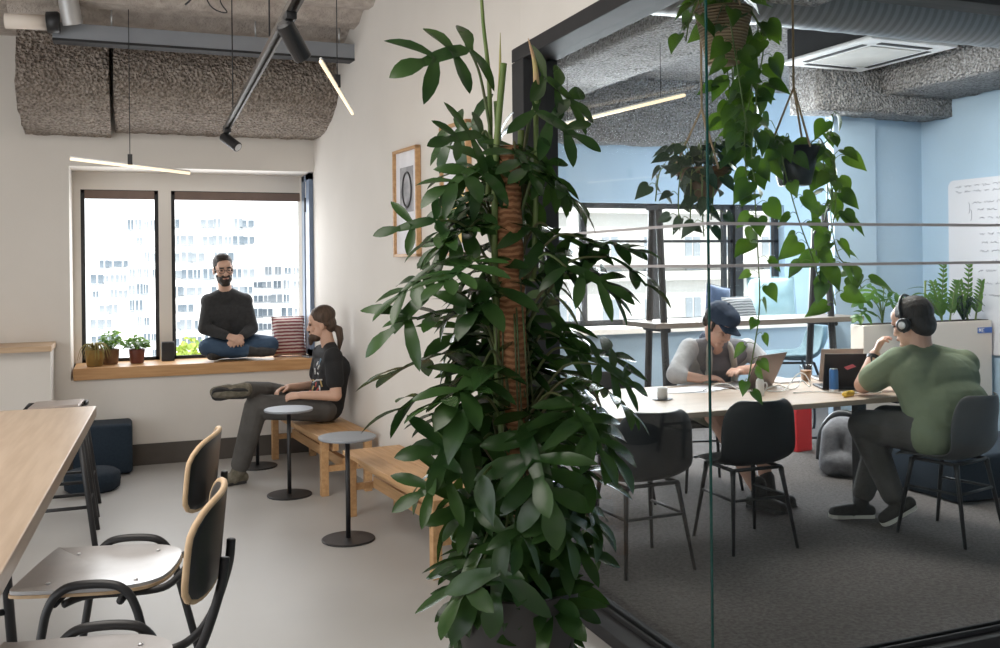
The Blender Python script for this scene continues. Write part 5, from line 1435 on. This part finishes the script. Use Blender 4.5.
def green_man():
    o = (4.24, 4.1, 0)
    J = rel(dict(pelvis=(4.262, 4.065, .60), hipL=(4.135, 4.055, .58), hipR=(4.375, 4.10, .58), chest=(4.262, 4.16, .875), shL=(4.085, 4.24, .965), shR=(4.475, 4.155, .94), neck=(4.24, 4.225, 1.025),
             elL=(4.005, 4.44, .817), elR=(4.52, 4.40, .82), wrL=(4.125, 4.475, .985), wrR=(4.30, 4.50, .805),
             kneeL=(4.02, 4.45, .575), kneeR=(4.26, 4.53, .575), ankL=(4.145, 4.34, .135), ankR=(4.08, 4.55, .11), fwd=(-.3, .95, 0), head=(4.21, 4.275, 1.18), hfwd=(-.27, .90, -.26), hup=(-.06, .2, 1)), o)
    t = thing('person', 'heavy-set man in a sage green t-shirt and headphones, seen from behind at the table end', 'person', o)
    Mh = head_frame(J['head'], J['hfwd'], J['hup']); sh, P, E, K, R3 = head_parts(Mh, 1.13)
    body = sh + [('c', J['neck'] + V((0, 0, -.03)), P(0, -.03, -.05), .066, .06)] + torso(J, 1.15)
    body += limb(J['shL'], J['elL'], J['wrL'], (.062, .052, .033)) + limb(J['shR'], J['elR'], J['wrR'], (.062, .052, .033))
    body += limb(J['hipL'], J['kneeL'], J['ankL'], (.095, .065, .045)) + limb(J['hipR'], J['kneeR'], J['ankR'], (.095, .065, .045))
    body += hand_shapes(J['wrL'], (.25, -.25, .95), (-.75, .55, .3), -1, 1.0, .55) + hand_shapes(J['wrR'], (-.9, .35, -.05), (0, 0, 1), 1, 1, .3)
    blob('body', body, 'skin2', t, .005, 2)
    te = torso(J, 1.27, .012, .15)
    te += [('c', J['shL'], J['shL'].lerp(J['elL'], .72), .09, .083), ('c', J['shR'], J['shR'].lerp(J['elR'], .75), .09, .083), ('e', J['pelvis'] + V((.015, .015, .125)), (.24, .205, .18)), ('e', J['chest'] + V((.02, -.03, -.02)), (.225, .16, .16)), ('c', J['neck'] + V((0, 0, -.05)), J['neck'] + V((0, .0, -.005)), .09, .072)]
    blob('t_shirt', te, 'green', t, .008, 5)
    blob('trousers', [('c', J['hipL'], J['hipR'], .125)] + limb(J['hipL'], J['kneeL'], J['ankL'].lerp(J['kneeL'], .1), (.122, .095, .066)) + limb(J['hipR'], J['kneeR'], J['ankR'].lerp(J['kneeR'], .1), (.122, .095, .066)), 'greytr', t, .008, 4)
    O = V(o)
    for a, h, e, u in (('ankL', (4.215, 4.285, .105), (4.055, 4.355, .006), (-.45, .15, .75)), ('ankR', (4.12, 4.53, .006), (3.90, 4.62, .006), (0, 0, 1))):
        s = blob('shoe', shoe_shapes(J[a], V(h) - O, V(e) - O, u, 1.08), 'shoe', t, .006, 3)
        obj('sole', sole_mesh(V(h) - O, V(e) - O, u, 1.14), 'sole', s)
    eyes_and_mouth(P, E, K, t, R3)
    blob('hair', [E(0, -.03, .048, .086, .10, .09), E(0, -.062, -.015, .075, .062, .072), K((-.078, .0, .01), (-.075, .008, -.04), .011, .008), K((.078, .0, .01), (.075, .008, -.04), .011, .008)], 'hair', t, .005, 2)
    hp = obj('headphones', tube(nb(), [P(.092 * math.cos(a), -.005, .02 + .128 * math.sin(a)) for a in [PI * i / 20 for i in range(21)]], .009, 8), 'blacks', t, smooth=True)
    for sx in (-1, 1):
        obj('ear_cup', tube(nb(), [P(sx * .078, -.01, -.008), P(sx * .085, -.01, -.008), P(sx * .106, -.01, -.008), P(sx * .112, -.01, -.008)], [.036, .042, .040, .030], 24), 'blacks', hp, smooth=True)
        obj('ear_cup_trim', tube(nb(), [P(sx * .1115, -.01, -.008), P(sx * .114, -.01, -.008)], [.024, .018], 24), 'phones', hp, smooth=True)
    w = J['elL'].lerp(J['wrL'], .88); d = (J['wrL'] - J['elL']).normalized()
    wt = obj('watch', tube(nb(), [w - d * .012, w + d * .012], .0395, 20), 'watch', t, smooth=False)
    obj('watch_face', box(nb(), (-.018, -.018, -.004), (.018, .018, .004), Matrix.Translation(w + V((-.036, -.02, .0))) @ Matrix.Rotation(R(60), 4, 'Z') @ Matrix.Rotation(R(90), 4, 'X')), 'watch', wt)

window_man(); bench_man(); cap_man(); green_man()

# ------------------------------------------------------------------ outside
def exterior():
    g = box(nb(), (-250, 8.9, -32), (300, 320, -30)); struct('ground', g, 'ground')
    def cell(w, h, mat, n, sub):
        bm = nb(); box(bm, (-w / 2, -.06, -h / 2), (w / 2, .05, h / 2)); return bm
    def building(label, x0, x1, y, z1, cols, rows, ww, wh, xs, zs, ztop, mat, seed, skip=.0, name='apartment_building', dep=9, cornice=None, wm=('fwin', 'fwin2'), jit=1.0):
        rng = random.Random(seed)
        b = thing(name, label, 'building', ((x0 + x1) / 2, y, -30))
        xm = (x0 + x1) / 2
        obj('wall', box(nb(), (x0 - xm, 0, 0), (x1 - xm, dep, z1 + 30)), mat, b)
        protos = []
        for m_ in wm:
            bm = nb(); n = 2
            gw = ww / n
            for k in range(n): box(bm, (-ww / 2 + gw * k + .05 * ww, -.05, -wh / 2), (-ww / 2 + gw * (k + 1) - .05 * ww, .02, wh / 2))
            box(bm, (-ww / 2, -.25, -wh / 2 - .18), (ww / 2, 0, -wh / 2 - .1))
            o = obj('window', bm, m_, b); protos.append(o)
        used = [0] * len(protos)
        for r_ in range(rows):
            for c_ in range(cols):
                if rng.random() < skip: continue
                k = rng.randrange(len(protos))
                o = protos[k] if not used[k] else protos[k].copy()
                if used[k]: C.objects.link(o); o.parent = b
                used[k] = 1
                o.location = (x0 - xm + xs * (c_ + .5) + rng.uniform(-.12, .12) * xs * jit, -.01, ztop + 30 - zs * (r_ + .5))
                o.scale = (1 - jit * rng.uniform(0, .55), 1, 1 - jit * rng.uniform(0, .45))
        if cornice:
            for zc in cornice: obj('cornice', box(nb(), (x0 - xm - .2, -.6, zc + 30), (x1 - xm + .2, 0, zc + 30.5)), mat, b)
        return b
    Y = 150.0; k = Y / 952.0
    def X(px): 
        t = (px - 500) / 952; return Y * (.3623 + .9321 * t) / (.9321 - .3623 * t)
    # columns and rows follow the grid of far windows
    building('white block of flats with sparse windows behind the potted plants', X(86), X(126), Y + 22, 9, 4, 7, 2.2, 1.5, (X(126) - X(86)) / 4, 2.5, 3.5, 'facade', 1, .2)
    building('tall white block of flats showing at the right half of the narrow window', X(128), X(166), Y + 8, 22, 5, 9, 1.2, 1.6, (X(166) - X(128)) / 5, 2.5, 9.5, 'facade', 2, .28)
    building('broad white block of flats filling the window behind the man in the grey jumper', X(168), X(247), Y - 8, 24, 8, 9, 2.1, 1.5, (X(247) - X(168)) / 8, 2.4, 9.0, 'facade', 3, .2)
    building('lower white block of flats seen above the striped cushion', X(250), X(312), Y + 10, 5, 6, 8, 2.0, 1.4, (X(312) - X(250)) / 6, 2.3, 2.0, 'facade', 4, .15)
    building('pale classical building opposite the meeting room windows, with cornices and balconies', 10, 48, 46, 18, 14, 3, 1.1, 1.7, 2.6, 3.4, 7.2, 'facade2', 5, .0, 'classical_building', 12, (.55, 1.35, 4.2), ('fwin2', 'fwin2'), 0.0)
    # tree below the window
    rng = random.Random(6)
    t = thing('tree', 'yellow-green tree top at the bottom of the wide window, left of the sitting man', 'tree', (1.88, 34, -29.5))
    obj('trunk', tube(nb(), [(0, 0, 0), (.2, 0, 14), (0, 0, 26.5)], [.4, .3, .12], 10), 'bark', t, smooth=True)
    bm = nb()
    for i in range(800):
        d = V((rng.gauss(0, 1), rng.gauss(0, 1), rng.gauss(0, 1))).normalized() * (rng.random() ** .4)
        p = V((d.x * .72, d.y * .72, 27.2 + d.z * 1.6))
        broad_leaf(bm, frame_at(p, (rng.uniform(-1, 1), rng.uniform(-1, 1), rng.uniform(-1, .4)), (rng.uniform(-1, 1), -1, 1)), rng.uniform(.16, .28), rng, .3)
    obj('foliage', bm, 'treeleaf', t, smooth=True)
exterior()

# ------------------------------------------------------------------ light
w = D.worlds.new('sky'); S.world = w; w.use_nodes = True
wn = w.node_tree.nodes; bg = wn['Background']
bg.inputs['Color'].default_value = (.93, .97, 1.0, 1); bg.inputs['Strength'].default_value = 1.8
def sun(name, d, e, col, ang=1.0):
    l = D.lights.new(name, 'SUN'); l.energy = e; l.color = col; l.angle = R(ang)
    o = D.objects.new(name, l); C.objects.link(o); o.rotation_euler = V(d).to_track_quat('-Z', 'Y').to_euler(); return o
sun('sun', (.25, .62, -.75), 5.0, (1, .96, .9))
def area(name, loc, d, sx, sy, e, col):
    l = D.lights.new(name, 'AREA'); l.shape = 'RECTANGLE'; l.size = sx; l.size_y = sy; l.energy = e; l.color = col
    o = D.objects.new(name, l); C.objects.link(o); o.location = loc; o.rotation_euler = V(d).to_track_quat('-Z', 'Y').to_euler(); return o
area('hall_overhead_fill', (-.6, 3.0, 3.25), (0, 0, -1), 1.6, 3.5, 60, (1, .95, .88))  # unseen panel added overhead to brighten the hall, not a fixture
area('hall_window_fill', (.55, 8.38, 1.5), (-.05, -1, -.1), 1.6, 1.2, 18, (.95, .97, 1))  # unseen panel added in the recess to boost the daylight
area('meeting_window_fill', (4.9, 8.27, 1.6), (-.12, -1, -.3), 2.8, 1.1, 130, (.9, .95, 1))  # added panel inside the windows, strengthens the daylight in the meeting room
area('meeting_rear_fill', (4.3, 7.3, 2.66), (-.1, -.75, -1), 2.2, .5, 80, (.93, .97, 1))  # added fill without a fixture, lifts the room in front of the windows
area('meeting_overhead_fill', (4.3, 5.3, 2.9), (.25, .1, -1), 1.6, .5, 60, (1, .96, .9))  # unseen fill added above the table to lift the meeting room

# ------------------------------------------------------------------ camera
cam = D.cameras.new('camera'); co = D.objects.new('camera', cam); C.objects.link(co); S.camera = co
cam.sensor_fit = 'HORIZONTAL'; cam.sensor_width = 36; cam.lens = 952 / 1000 * 36
cam.clip_start = .05; cam.clip_end = 800
yaw = math.atan(370 / 952); roll = R(.61)
fwd = V((math.sin(yaw), math.cos(yaw), 0)); right = V((math.cos(yaw), -math.sin(yaw), 0)); up = V((0, 0, 1))
# the picture is turned slightly anticlockwise
r2 = right * math.cos(roll) - up * math.sin(roll); u2 = up * math.cos(roll) + right * math.sin(roll)
m = Matrix((r2, u2, -fwd)).transposed().to_4x4(); m.translation = V((0, 0, 1.55))
co.matrix_world = m
cam.shift_y = -(324 - 263.7) / 1000.0
S.view_settings.view_transform = 'Standard'; S.view_settings.look = 'None'
S.view_settings.exposure = 0.4; S.view_settings.gamma = 1.0; S.view_settings.use_curve_mapping = False
S.cycles.max_bounces = 10; S.cycles.transparent_max_bounces = 24; S.cycles.diffuse_bounces = 5
S.cycles.use_denoising = True
S.cycles.caustics_reflective = False; S.cycles.caustics_refractive = False
